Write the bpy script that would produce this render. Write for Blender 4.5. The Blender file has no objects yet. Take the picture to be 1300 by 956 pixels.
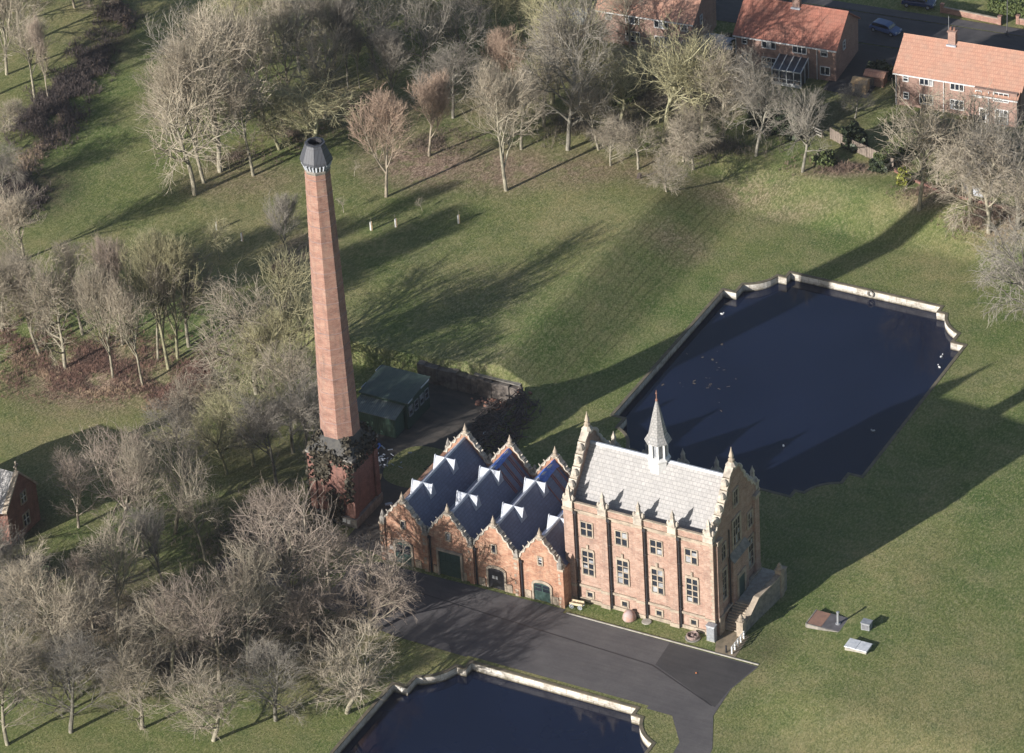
import bpy, math, random
import numpy as np
from mathutils import Vector, Matrix

S = bpy.context.scene
COL = S.collection
R = math.radians
rnd = random.Random(11)
HAZE = 0.00003

# ------------------------------------------------------------------ camera
cam_d = bpy.data.cameras.new("camera"); cam = bpy.data.objects.new("camera", cam_d); COL.objects.link(cam)
cR = Vector((0.882947, 0.466572, -0.052110)); cU = Vector((-0.216676, 0.503456, 0.836411)); cF = Vector((-0.416481, 0.727216, -0.545619))
cR.normalize(); cU = (cU - cR * cU.dot(cR)).normalized(); cB = cR.cross(cU)
M = Matrix((cR, cU, cB)).transposed().to_4x4(); M.translation = Vector((185.934335, -334.006664, 279.687848))
cam.matrix_world = M
cam_d.sensor_width = 36.0; cam_d.lens = 5455.0 / 1300 * 36
cam_d.clip_start = 5; cam_d.clip_end = 8000
S.camera = cam
S.render.resolution_x = 1024; S.render.resolution_y = 753

# ------------------------------------------------------------------ sky, sun, exposure
SUN_EL, SUN_AZ = R(18.8), R(66.7 + 180)          # direction towards the sun, azimuth from +X
w = bpy.data.worlds.new("World"); S.world = w; w.use_nodes = True
nt = w.node_tree
bg = nt.nodes['Background']; sky = nt.nodes.new('ShaderNodeTexSky'); sky.sky_type = 'NISHITA'
sky.sun_disc = False; sky.sun_elevation = SUN_EL
sky.sun_rotation = math.atan2(math.cos(SUN_AZ), math.sin(SUN_AZ)) % (2 * math.pi)
nt.links.new(sky.outputs[0], bg.inputs[0]); bg.inputs[1].default_value = 0.068
sd = bpy.data.lights.new("sun", 'SUN'); so = bpy.data.objects.new("sun", sd); COL.objects.link(so)
sd.energy = 5.0; sd.angle = R(0.53); sd.color = (1.0, 0.95, 0.89)
sv = Vector((math.cos(SUN_EL) * math.cos(SUN_AZ), math.cos(SUN_EL) * math.sin(SUN_AZ), math.sin(SUN_EL)))
so.rotation_euler = sv.to_track_quat('Z', 'Y').to_euler(); so.location = sv * 200
S.view_settings.view_transform = 'Standard'; S.view_settings.look = 'None'
S.view_settings.exposure = 0.68; S.view_settings.gamma = 1; S.view_settings.use_curve_mapping = False

# ------------------------------------------------------------------ materials
def mat(name): 
    m = bpy.data.materials.new(name); m.use_nodes = True
    return m, m.node_tree, m.node_tree.nodes['Principled BSDF']
def nd(t, typ, **kw):
    n = t.nodes.new(typ)
    for k, v in kw.items(): setattr(n, k, v)
    return n
def ramp(t, src, stops, interp='LINEAR'):
    n = nd(t, 'ShaderNodeValToRGB'); n.color_ramp.interpolation = interp
    e = n.color_ramp.elements
    while len(e) < len(stops): e.new(0.5)
    for i, (p, c) in enumerate(stops):
        e[i].position = p; e[i].color = (c[0], c[1], c[2], 1) if not isinstance(c, (int, float)) else (c, c, c, 1)
    t.links.new(src, n.inputs[0]); return n.outputs[0]
def noise(t, scale, detail=4, rough=0.6, vec=None, stretch=None, w_=None):
    n = nd(t, 'ShaderNodeTexNoise'); n.inputs['Scale'].default_value = scale
    n.inputs['Detail'].default_value = detail; n.inputs['Roughness'].default_value = rough
    if vec is None: vec = nd(t, 'ShaderNodeTexCoord').outputs['Object']
    if stretch:
        mp = nd(t, 'ShaderNodeMapping'); mp.inputs['Scale'].default_value = stretch[:3]
        if len(stretch) > 3: mp.inputs['Rotation'].default_value = (0, 0, stretch[3])
        t.links.new(vec, mp.inputs[0]); vec = mp.outputs[0]
    t.links.new(vec, n.inputs['Vector']); return n.outputs['Fac']
def mix(t, fac, a, b, mode='MIX'):
    n = nd(t, 'ShaderNodeMix', data_type='RGBA', blend_type=mode)
    for s, v in ((0, fac), (6, a), (7, b)):
        if isinstance(v, (int, float)): n.inputs[s].default_value = v if s == 0 else (v, v, v, 1)
        elif isinstance(v, tuple): n.inputs[s].default_value = (v[0], v[1], v[2], 1)
        else: t.links.new(v, n.inputs[s])
    return n.outputs[2]
def math_(t, op, a, b=None):
    n = nd(t, 'ShaderNodeMath', operation=op)
    for i, v in enumerate((a, b)):
        if v is None: continue
        if isinstance(v, (int, float)): n.inputs[i].default_value = v
        else: t.links.new(v, n.inputs[i])
    return n.outputs[0]
def bump(t, b, h, strength=0.4, dist=0.05):
    n = nd(t, 'ShaderNodeBump'); n.inputs['Strength'].default_value = strength; n.inputs['Distance'].default_value = dist
    t.links.new(h, n.inputs['Height']); t.links.new(n.outputs[0], b.inputs['Normal'])

def simple(name, c, c2=None, scale=2.0, rough=0.8, metal=0, bmp=0.0, stretch=None, lo=0.35, hi=0.65):
    m, t, b = mat(name); b.inputs['Roughness'].default_value = rough; b.inputs['Metallic'].default_value = metal
    c2 = c2 or tuple(x * 0.7 for x in c)
    f = noise(t, scale, 6, 0.65, stretch=stretch)
    t.links.new(ramp(t, f, [(lo, c2), (hi, c)]), b.inputs['Base Color'])
    if bmp: bump(t, b, noise(t, scale * 4, 4), bmp, 0.05)
    return m

def brickmat(name, a, b_, c, pale, dark, scale=0.55):
    m, t, b = mat(name); b.inputs['Roughness'].default_value = 0.9
    f = noise(t, scale, 8, 0.75, stretch=(1, 1, 1.5))
    col = ramp(t, f, [(0.33, a), (0.5, b_), (0.66, c)])
    fine = noise(t, 3.2, 4, 0.8, stretch=(1, 1, 3.5))            # groups of differently fired courses
    col = mix(t, math_(t, 'MULTIPLY', ramp(t, fine, [(0.5, 0.0), (0.68, 1.0)]), 0.55), col, pale)
    col = mix(t, math_(t, 'MULTIPLY', ramp(t, noise(t, 2.1, 5, 0.8, stretch=(1.3, 1.3, 2)), [(0.52, 0.0), (0.7, 1.0)]), 0.6), col, dark)
    streak = noise(t, 1.0, 4, 0.6, stretch=(2.2, 2.2, 0.18))     # rain streaks
    col = mix(t, math_(t, 'MULTIPLY', ramp(t, streak, [(0.5, 0.0), (0.72, 1.0)]), 0.4), col, dark)
    # courses
    tc = nd(t, 'ShaderNodeTexCoord'); sx = nd(t, 'ShaderNodeSeparateXYZ'); t.links.new(tc.outputs['Object'], sx.inputs[0])
    cb = nd(t, 'ShaderNodeCombineXYZ'); t.links.new(math_(t, 'ADD', sx.outputs[0], sx.outputs[1]), cb.inputs[0]); t.links.new(sx.outputs[2], cb.inputs[1])
    br = nd(t, 'ShaderNodeTexBrick'); br.inputs['Scale'].default_value = 1; br.inputs['Brick Width'].default_value = 0.46
    br.inputs['Row Height'].default_value = 0.15; br.inputs['Mortar Size'].default_value = 0.018
    br.inputs['Color1'].default_value = (1, 1, 1, 1); br.inputs['Color2'].default_value = (0.72, 0.70, 0.70, 1); br.inputs['Mortar'].default_value = (1.15, 1.15, 1.1, 1)
    t.links.new(cb.outputs[0], br.inputs[0])
    col = mix(t, 0.75, col, br.outputs['Color'], 'MULTIPLY')
    t.links.new(col, b.inputs['Base Color']); bump(t, b, fine, 0.5, 0.03)
    return m

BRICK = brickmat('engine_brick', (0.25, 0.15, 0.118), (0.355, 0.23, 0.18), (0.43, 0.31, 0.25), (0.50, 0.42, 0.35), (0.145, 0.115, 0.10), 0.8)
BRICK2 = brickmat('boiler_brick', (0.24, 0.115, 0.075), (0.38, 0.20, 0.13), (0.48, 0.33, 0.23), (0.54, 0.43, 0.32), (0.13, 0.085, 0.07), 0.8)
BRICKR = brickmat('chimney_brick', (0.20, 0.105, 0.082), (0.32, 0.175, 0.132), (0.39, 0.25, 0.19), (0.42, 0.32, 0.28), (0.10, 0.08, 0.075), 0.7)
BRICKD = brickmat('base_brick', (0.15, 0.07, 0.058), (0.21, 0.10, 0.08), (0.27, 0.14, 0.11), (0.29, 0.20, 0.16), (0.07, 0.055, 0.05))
BRICKH = brickmat('house_brick', (0.24, 0.15, 0.125), (0.30, 0.19, 0.155), (0.35, 0.235, 0.19), (0.38, 0.30, 0.26), (0.18, 0.13, 0.11))
STONE = simple('sandstone', (0.40, 0.335, 0.26), (0.20, 0.165, 0.13), 1.3, bmp=0.4, lo=0.3, hi=0.6)
STONEP = simple('pale_stone', (0.48, 0.43, 0.36), (0.22, 0.195, 0.17), 1.1, bmp=0.4, lo=0.3, hi=0.55)
STONEG = simple('weathered_stone', (0.28, 0.255, 0.225), (0.13, 0.125, 0.115), 1.6, bmp=0.4)
m, t, b = mat('pond_stone'); COPING = m; b.inputs['Roughness'].default_value = 0.9
_tc = nd(t, 'ShaderNodeTexCoord'); _s = nd(t, 'ShaderNodeSeparateXYZ'); t.links.new(_tc.outputs['Object'], _s.inputs[0])
_c = ramp(t, noise(t, 0.9, 6, 0.75), [(0.34, (0.30, 0.27, 0.22)), (0.52, (0.58, 0.55, 0.50)), (0.65, (0.64, 0.62, 0.58))])
_z = math_(t, 'ADD', _s.outputs[2], math_(t, 'MULTIPLY', noise(t, 1.6, 4, 0.7), 0.5))
_c = mix(t, ramp(t, math_(t, 'ADD', _z, 1.0), [(0.30, 1.0), (0.62, 0.0)]), _c, (0.10, 0.085, 0.055))      # algae and waterline stain
_j = nd(t, 'ShaderNodeTexBrick'); _j.inputs['Scale'].default_value = 1; _j.inputs['Brick Width'].default_value = 1.3; _j.inputs['Row Height'].default_value = 0.6; _j.inputs['Mortar Size'].default_value = 0.03
_j.inputs['Color1'].default_value = (1, 1, 1, 1); _j.inputs['Color2'].default_value = (0.85, 0.84, 0.82, 1); _j.inputs['Mortar'].default_value = (0.4, 0.37, 0.33, 1)
_k = nd(t, 'ShaderNodeCombineXYZ'); t.links.new(math_(t, 'ADD', _s.outputs[0], _s.outputs[1]), _k.inputs[0]); t.links.new(_s.outputs[2], _k.inputs[1]); t.links.new(_k.outputs[0], _j.inputs[0])
t.links.new(mix(t, 0.9, _c, _j.outputs['Color'], 'MULTIPLY'), b.inputs['Base Color'])
COPTOP = simple('coping_top', (0.17, 0.14, 0.10), (0.09, 0.085, 0.055), 1.2, bmp=0.3)
WHITE = simple('white_paint', (0.72, 0.72, 0.71), (0.55, 0.55, 0.54), 3, 0.5)
LEAD = simple('pale_lead', (0.50, 0.53, 0.58), (0.33, 0.36, 0.41), 2.5, 0.55)
GREEN = simple('green_door', (0.045, 0.085, 0.075), (0.025, 0.05, 0.045), 3, 0.5)
BLACK = simple('black_iron', (0.03, 0.03, 0.035), None, 4, 0.5)
RUST = simple('rusty_iron', (0.30, 0.14, 0.09), (0.17, 0.10, 0.08), 5, 0.8)
GREYM = simple('grey_metal', (0.38, 0.40, 0.43), (0.24, 0.25, 0.27), 3, 0.45, 0.3)
SILVER = simple('silver_lid', (0.78, 0.79, 0.80), (0.55, 0.57, 0.60), 2, 0.35, 0.2)
CONC = simple('concrete', (0.40, 0.38, 0.34), (0.26, 0.24, 0.21), 1.5, bmp=0.2)
SLAB = simple('dark_slab', (0.13, 0.125, 0.135), (0.08, 0.075, 0.08), 1.2)
WOODP = simple('plywood', (0.62, 0.42, 0.22), (0.48, 0.31, 0.16), 2)
WOODF = simple('fence_wood', (0.26, 0.21, 0.17), (0.13, 0.105, 0.09), 2.5, stretch=(4, 4, 1))
TARP = simple('blue_tarp', (0.08, 0.19, 0.62), (0.05, 0.12, 0.42), 3, 0.4, bmp=0.6)
BATTEN = simple('red_batten', (0.34, 0.13, 0.10), (0.2, 0.08, 0.07), 3)
IVY = simple('ivy_leaf', (0.085, 0.07, 0.045), (0.03, 0.028, 0.02), 3, 0.7)
HEDGE = simple('hedge_leaf', (0.11, 0.135, 0.035), (0.04, 0.06, 0.02), 2.5, 0.7)
BUSHD = simple('dark_leaf', (0.055, 0.075, 0.03), (0.025, 0.035, 0.02), 2.0, 0.6)
BUSHY = simple('yellow_leaf', (0.30, 0.30, 0.05), (0.14, 0.16, 0.03), 3, 0.6)
GLASSD = None
def glassmat(name, c, rough=0.12):
    m, t, b = mat(name); b.inputs['Base Color'].default_value = (*c, 1); b.inputs['Roughness'].default_value = rough
    b.inputs['Specular IOR Level'].default_value = 0.8
    return m
GLASSD = glassmat('dark_glass', (0.02, 0.025, 0.035))
GLASSC = glassmat('conservatory_glass', (0.05, 0.055, 0.07), 0.2)
PAINTN = glassmat('navy_car_paint', (0.02, 0.035, 0.10), 0.25)
PAINTB = glassmat('blue_car_paint', (0.07, 0.11, 0.24), 0.3)
TYRE = simple('tyre_rubber', (0.025, 0.025, 0.027))

def tilemat(name, c1, c2, mortar, bw, rh, stain, slopeaxis='XZ', rough=0.8, lich=0.5, msize=0.03):
    m, t, b = mat(name); b.inputs['Roughness'].default_value = rough
    tc = nd(t, 'ShaderNodeTexCoord'); sx = nd(t, 'ShaderNodeSeparateXYZ'); t.links.new(tc.outputs['Object'], sx.inputs[0])
    cb = nd(t, 'ShaderNodeCombineXYZ')
    t.links.new(sx.outputs['XYZ'.index(slopeaxis[0])], cb.inputs[0]); t.links.new(sx.outputs[2], cb.inputs[1])
    br = nd(t, 'ShaderNodeTexBrick'); br.inputs['Scale'].default_value = 1
    br.inputs['Brick Width'].default_value = bw; br.inputs['Row Height'].default_value = rh; br.inputs['Mortar Size'].default_value = msize
    br.inputs['Color1'].default_value = (*c1, 1); br.inputs['Color2'].default_value = (*c2, 1); br.inputs['Mortar'].default_value = (*mortar, 1)
    t.links.new(cb.outputs[0], br.inputs[0])
    f = noise(t, 0.45, 6, 0.7, stretch=(1.6, 1.6, 0.6) if lich else None)
    col = mix(t, math_(t, 'MULTIPLY', ramp(t, f, [(0.42, 0.0), (0.7, 1.0)]), lich), br.outputs['Color'], stain)
    f2 = noise(t, 2.5, 4, 0.7)
    col = mix(t, 0.5, col, ramp(t, f2, [(0.3, 0.65), (0.7, 1.15)]), 'MULTIPLY')
    t.links.new(col, b.inputs['Base Color']); bump(t, b, f2, 0.3, 0.03)
    return m
TILE = tilemat('pale_roof_tile', (0.41, 0.395, 0.385), (0.355, 0.345, 0.34), (0.26, 0.255, 0.25), 0.5, 0.34, (0.28, 0.275, 0.27), lich=0.6, msize=0.03)
SLATE = tilemat('blue_slate', (0.14, 0.165, 0.25), (0.12, 0.14, 0.22), (0.10, 0.115, 0.18), 0.5, 0.28, (0.085, 0.10, 0.165), 'YZ', 0.5, 0.6)
TERRA = tilemat('red_clay_tile', (0.36, 0.145, 0.10), (0.32, 0.125, 0.085), (0.26, 0.10, 0.07), 0.3, 0.3, (0.24, 0.13, 0.095), 'XZ', 0.85, 0.6)
TERRAP = tilemat('faded_clay_tile', (0.48, 0.27, 0.19), (0.44, 0.235, 0.165), (0.37, 0.19, 0.135), 0.3, 0.3, (0.34, 0.24, 0.185), 'XZ', 0.85, 0.5)
CAPM = tilemat('cap_slate', (0.085, 0.09, 0.105), (0.07, 0.075, 0.09), (0.05, 0.05, 0.06), 0.3, 3.0, (0.055, 0.06, 0.07), 'XZ', 0.6, 0.4)
SPIREM = tilemat('spire_slate', (0.40, 0.39, 0.38), (0.30, 0.295, 0.29), (0.18, 0.18, 0.18), 0.35, 0.3, (0.22, 0.22, 0.215), 'XZ', 0.7, 0.5)
SHEDR = tilemat('shed_sheet', (0.055, 0.085, 0.07), (0.048, 0.075, 0.062), (0.035, 0.055, 0.045), 0.25, 9.0, (0.10, 0.115, 0.105), 'XZ', 0.55, 0.5)
SHEDP = tilemat('shed_sheet_pale', (0.15, 0.18, 0.17), (0.12, 0.15, 0.145), (0.08, 0.10, 0.10), 0.25, 9.0, (0.23, 0.24, 0.22), 'XZ', 0.55, 0.5)
SHEDW = tilemat('shed_wall', (0.06, 0.115, 0.085), (0.05, 0.10, 0.075), (0.035, 0.07, 0.055), 0.25, 9.0, (0.05, 0.08, 0.06), 'XZ', 0.5, 0.4)

def barkmat(name, pale, dark):
    m, t, b = mat(name); b.inputs['Roughness'].default_value = 0.95
    oi = nd(t, 'ShaderNodeObjectInfo')
    f = noise(t, 2.2, 5, 0.8, stretch=(1, 1, 0.5))
    col = ramp(t, f, [(0.38, dark), (0.58, pale)])
    col = mix(t, 1.0, col, oi.outputs['Color'], 'MULTIPLY')
    t.links.new(col, b.inputs['Base Color']); return m
BARK = barkmat('bark', (0.36, 0.335, 0.265), (0.13, 0.12, 0.095))
GABL = simple('gablet_lead', (0.46, 0.49, 0.56), (0.36, 0.39, 0.45), 1.0, 0.55)
TWIG = barkmat('twig', (0.50, 0.455, 0.37), (0.26, 0.23, 0.19))

def asphaltmat(name, k=1.0):
    m, t, b = mat(name); b.inputs['Roughness'].default_value = 0.9
    f = noise(t, 0.22, 6, 0.7); f2 = noise(t, 9, 3, 0.7)
    col = ramp(t, f, [(0.3, (0.075 * k, 0.070 * k, 0.074 * k)), (0.7, (0.115 * k, 0.108 * k, 0.108 * k))])
    col = mix(t, 0.6, col, ramp(t, f2, [(0.3, 0.75), (0.7, 1.2)]), 'MULTIPLY')
    f3 = noise(t, 0.9, 4, 0.6, stretch=(0.25, 2.5, 1))
    col = mix(t, 0.5, col, ramp(t, f3, [(0.35, 0.8), (0.6, 1.08)]), 'MULTIPLY')
    t.links.new(col, b.inputs['Base Color']); bump(t, b, f2, 0.4, 0.01)
    return m
ASPH = asphaltmat('asphalt'); ASPH2 = asphaltmat('new_asphalt', 0.55); ROADM = asphaltmat('street_asphalt', 0.8)
YARDM = simple('yard_dirt', (0.10, 0.085, 0.07), (0.055, 0.05, 0.045), 0.5, 0.95, bmp=0.3, stretch=(0.6, 1.4, 1))
PATHM = simple('path_earth', (0.28, 0.22, 0.15), (0.15, 0.125, 0.085), 1.2, 0.95)

# grass with leaf litter, bare earth and stripes
m, t, b = mat('grass'); GRASS = m; b.inputs['Roughness'].default_value = 1.0; b.inputs['Specular IOR Level'].default_value = 0.1
tcx = nd(t, 'ShaderNodeTexCoord').outputs['Object']
big = noise(t, 0.035, 5, 0.6, tcx); mid = noise(t, 0.35, 6, 0.75, tcx); fin = noise(t, 2.6, 6, 0.85, tcx, stretch=(1.5, 0.75, 1, 0.5)); pat = noise(t, 0.12, 6, 0.7, tcx)
vf = noise(t, 4.5, 3, 0.7, tcx)
g = ramp(t, big, [(0.38, (0.108, 0.162, 0.046)), (0.5, (0.160, 0.192, 0.064)), (0.62, (0.235, 0.228, 0.098))])
g = mix(t, math_(t, 'MULTIPLY', ramp(t, pat, [(0.45, 0.0), (0.62, 1.0)]), 0.42), g, (0.29, 0.26, 0.135))
g = mix(t, 0.9, g, ramp(t, mid, [(0.3, (0.62, 0.75, 0.7)), (0.5, (1.0, 1.0, 1.0)), (0.7, (1.35, 1.2, 1.3))]), 'MULTIPLY')
g = mix(t, math_(t, 'MULTIPLY', ramp(t, fin, [(0.50, 0.0), (0.62, 1.0)]), 0.62), g, (0.40, 0.36, 0.21))
g = mix(t, math_(t, 'MULTIPLY', ramp(t, fin, [(0.38, 1.0), (0.50, 0.0)]), 0.62), g, (0.065, 0.088, 0.036))
at = nd(t, 'ShaderNodeVertexColor'); at.layer_name = 'cover'; sp = nd(t, 'ShaderNodeSeparateColor'); t.links.new(at.outputs[0], sp.inputs[0])
litc = ramp(t, fin, [(0.38, (0.10, 0.072, 0.052)), (0.5, (0.27, 0.19, 0.14)), (0.6, (0.50, 0.38, 0.29))])
lm = math_(t, 'MULTIPLY', sp.outputs[0], ramp(t, noise(t, 0.5, 6, 0.8, tcx), [(0.30, 0.0), (0.52, 1.0)]))
g = mix(t, lm, g, litc)
ear = ramp(t, fin, [(0.3, (0.03, 0.027, 0.02)), (0.65, (0.11, 0.09, 0.065))])
g = mix(t, math_(t, 'MULTIPLY', sp.outputs[1], ramp(t, mid, [(0.3, 0.35), (0.6, 1.0)])), g, ear)
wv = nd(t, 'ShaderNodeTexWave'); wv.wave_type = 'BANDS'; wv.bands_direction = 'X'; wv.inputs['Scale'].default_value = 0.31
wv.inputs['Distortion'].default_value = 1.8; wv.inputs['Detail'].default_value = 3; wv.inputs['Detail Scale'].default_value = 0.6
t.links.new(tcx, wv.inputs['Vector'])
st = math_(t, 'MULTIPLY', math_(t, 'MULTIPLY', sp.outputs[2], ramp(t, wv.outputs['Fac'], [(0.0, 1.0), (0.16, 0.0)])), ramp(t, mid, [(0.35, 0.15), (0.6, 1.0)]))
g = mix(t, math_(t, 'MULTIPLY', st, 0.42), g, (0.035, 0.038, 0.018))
t.links.new(g, b.inputs['Base Color'])
hh = math_(t, 'ADD', math_(t, 'MULTIPLY', fin, 1.0), math_(t, 'MULTIPLY', vf, 0.6))
bump(t, b, hh, 0.8, 0.22)

m, t, b = mat('pond_water'); WATER = m
b.inputs['Roughness'].default_value = 0.06; b.inputs['IOR'].default_value = 1.4
b.inputs['Base Color'].default_value = (0.012, 0.018, 0.05, 1)
f = noise(t, 0.06, 4, 0.6); t.links.new(ramp(t, f, [(0.35, (0.006, 0.010, 0.027)), (0.65, (0.009, 0.014, 0.036))]), b.inputs['Base Color'])  # blue base colour carries part of the sky's reflection
bump(t, b, noise(t, 1.3, 3, 0.6), 0.06, 0.02)

# ------------------------------------------------------------------ mesh helpers
class MB:
    def __init__(s): s.v = []; s.f = []
    def quad(s, *p): n = len(s.v); s.v += [tuple(q) for q in p]; s.f.append(tuple(range(n, n + len(p)))); return s
    def box(s, x0, x1, y0, y1, z0, z1):
        n = len(s.v)
        s.v += [(x, y, z) for z in (z0, z1) for (x, y) in ((x0, y0), (x1, y0), (x1, y1), (x0, y1))]
        for q in ((3, 2, 1, 0), (4, 5, 6, 7), (0, 1, 5, 4), (1, 2, 6, 5), (2, 3, 7, 6), (3, 0, 4, 7)): s.f.append(tuple(n + i for i in q))
        return s
    def ext(s, poly, axis, a, b_):
        """extrude a 2-D polygon along axis; the polygon lies in the two other axes in order"""
        n = len(s.v); k = len(poly)
        for h in (a, b_):
            for (u, v) in poly:
                s.v.append({'X': (h, u, v), 'Y': (u, h, v), 'Z': (u, v, h)}[axis])
        s.f.append(tuple(range(n + k - 1, n - 1, -1))); s.f.append(tuple(range(n + k, n + 2 * k)))
        for i in range(k): j = (i + 1) % k; s.f.append((n + i, n + j, n + k + j, n + k + i))
        return s
    def lathe(s, cx, cy, prof, n=8, rot=0.0, sx=1, sy=1):
        base = len(s.v); k = len(prof)
        for (r, z) in prof:
            for i in range(n):
                a = rot + 2 * math.pi * i / n; s.v.append((cx + sx * r * math.cos(a), cy + sy * r * math.sin(a), z))
        for j in range(k - 1):
            for i in range(n):
                i2 = (i + 1) % n; s.f.append((base + j * n + i, base + j * n + i2, base + (j + 1) * n + i2, base + (j + 1) * n + i))
        s.f.append(tuple(base + i for i in range(n - 1, -1, -1))); s.f.append(tuple(base + (k - 1) * n + i for i in range(n)))
        return s
    def tube(s, p0, p1, r0, r1=None, n=6):
        r1 = r0 if r1 is None else r1
        a = Vector(p0); b_ = Vector(p1); d = (b_ - a).normalized()
        u = d.orthogonal().normalized(); v = d.cross(u); base = len(s.v)
        for (c, r) in ((a, r0), (b_, r1)):
            for i in range(n):
                g = 2 * math.pi * i / n; s.v.append(tuple(c + u * r * math.cos(g) + v * r * math.sin(g)))
        for i in range(n): j = (i + 1) % n; s.f.append((base + i, base + j, base + n + j, base + n + i))
        s.f.append(tuple(base + i for i in range(n - 1, -1, -1))); s.f.append(tuple(base + n + i for i in range(n)))
        return s
    def build_each(s, name, m, parent=None, per=8):
        for k in range(0, len(s.v), per):
            q = MB(); q.v = s.v[k:k + per]; q.f = [tuple(i - k for i in f) for f in s.f if k <= f[0] < k + per]; q.build(name, m, parent)
    def slab(s, p, th):
        """thin solid from a planar polygon, thickness downwards along its normal"""
        P = [Vector(q) for q in p]; nrm = (P[1] - P[0]).cross(P[2] - P[0]).normalized()
        if nrm.z < 0: P.reverse(); nrm = -nrm
        n = len(s.v); k = len(P)
        s.v += [tuple(q) for q in P] + [tuple(q - nrm * th) for q in P]
        s.f.append(tuple(range(n, n + k))); s.f.append(tuple(range(n + 2 * k - 1, n + k - 1, -1)))
        for i in range(k): j = (i + 1) % k; s.f.append((n + i, n + k + i, n + k + j, n + j))
        return s
    def build(s, name, m, parent=None, smooth=False, bevel=0):
        me = bpy.data.meshes.new(name); v = s.v
        me.from_pydata(v, [], s.f); me.materials.append(m); me.update()
        if smooth: me.polygons.foreach_set('use_smooth', [True] * len(me.polygons))
        o = bpy.data.objects.new(name, me); COL.objects.link(o)
        if parent: o.parent = parent
        if bevel:
            bv = o.modifiers.new('bevel', 'BEVEL'); bv.width = bevel; bv.segments = 2; bv.limit_method = 'ANGLE'
        return o

def tag(o, label=None, cat=None, group=None, kind=None):
    if label: o['label'] = label
    if cat: o['category'] = cat
    if group: o['group'] = group
    if kind: o['kind'] = kind
    return o
def empty(name, loc, rz, label, cat, group=None):
    o = bpy.data.objects.new(name, None); COL.objects.link(o); o.empty_display_size = 0.5
    o.location = loc; o.rotation_euler = (0, 0, rz); tag(o, label, cat, group); return o
def kids(o): return [c for c in bpy.data.objects if c.parent == o]
CH = {}
def copy_tree(o, parent=None):
    c = o.copy(); COL.objects.link(c); c.parent = parent
    for ch in kids(o): copy_tree(ch, c)
    return c

# ------------------------------------------------------------------ terrain
def sst(x): x = np.clip(x, 0, 1); return x * x * (3 - 2 * x)
def hgt(x, y):
    x = np.asarray(x, float); y = np.asarray(y, float)
    ux = (-18.4 - x) / 8.5; u = np.maximum(ux, (y - 84) / 8.0)
    c = np.clip(u, 0, 1); a = 0.65 * c + 0.35 * sst(c)
    crest = np.clip(ux, 0, 1) * np.clip(1 - (ux - 1) / 2.2, 0, 1) ** 2 * sst((88 - y) / 14)  # hump added along the bank top so its slope falls darker
    f1 = np.clip((y - 34.0) / 0.5, 0, 1); f2 = sst((y - 16) / 18); f3 = sst((y - 14) / 24)
    tb = sst((x + 58) / 8)
    f = np.where(x >= -23.7, f2, f1 * tb + f3 * (1 - tb))
    z = (2.5 * a + 1.7 * crest) * f
    z = z + 1.1 * sst((x - 24.5) / 9) * sst((80 - y) / 30) * sst((y + 14) / 10)
    z = z + 0.05 * np.sin(x * .31 + 1) * np.sin(y * .27) * sst(np.maximum(u, (x - 24) / 4))
    return z
def gz(x, y): return float(hgt(x, y))

# pond outline (local: centre 0,0)
def pond_outline():
    q = [(-15.9, 0.0), (-15.9, 15.0), (-14.2, 15.0), (-14.2, 17.1)]
    cx, cy, r = -15.9, 21.7, 4.9
    a0 = math.atan2(17.1 - cy, -14.2 - cx); a1 = math.atan2(20.55 - cy, -11.2 - cx)
    for i in range(1, 9): a = a0 + (a1 - a0) * i / 8; q.append((cx + r * math.cos(a), cy + r * math.sin(a)))
    q += [(-10.0, 20.55), (-10.0, 21.85)]
    tl = q; tr = [(-x, y) for (x, y) in reversed(q)]
    top = tl + tr; bot = [(x, -y) for (x, y) in reversed(top)]
    out = []
    for p in top + bot:
        if not out or (abs(out[-1][0] - p[0]) + abs(out[-1][1] - p[1])) > 1e-4: out.append(p)
    if abs(out[0][0] - out[-1][0]) + abs(out[0][1] - out[-1][1]) < 1e-4: out.pop()
    return out
PO = pond_outline(); PONDS = [(3.2, 51.15), (4.9, -35.0)]
def offset(poly, d):
    n = len(poly); out = []
    area = sum(poly[i][0] * poly[(i + 1) % n][1] - poly[(i + 1) % n][0] * poly[i][1] for i in range(n))
    sg = 1 if area > 0 else -1
    for i in range(n):
        a = Vector(poly[i - 1]); b_ = Vector(poly[i]); c = Vector(poly[(i + 1) % n])
        d1 = (b_ - a).normalized(); d2 = (c - b_).normalized()
        n1 = Vector((d1.y, -d1.x)) * sg; n2 = Vector((d2.y, -d2.x)) * sg
        m_ = (n1 + n2); m_ = m_ / max(0.35, m_.length_squared) * 2 if m_.length_squared < .7 else m_ * (2 / m_.length_squared)
        out.append((b_.x + m_.x * d, b_.y + m_.y * d))
    return out
def inside(px, py, poly):
    res = np.zeros(px.shape, bool); n = len(poly)
    for i in range(n):
        x1, y1 = poly[i]; x2, y2 = poly[(i + 1) % n]
        if y1 == y2: continue
        c = ((y1 > py) != (y2 > py)) & (px < (x2 - x1) * (py - y1) / (y2 - y1) + x1); res ^= c
    return res

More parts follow.
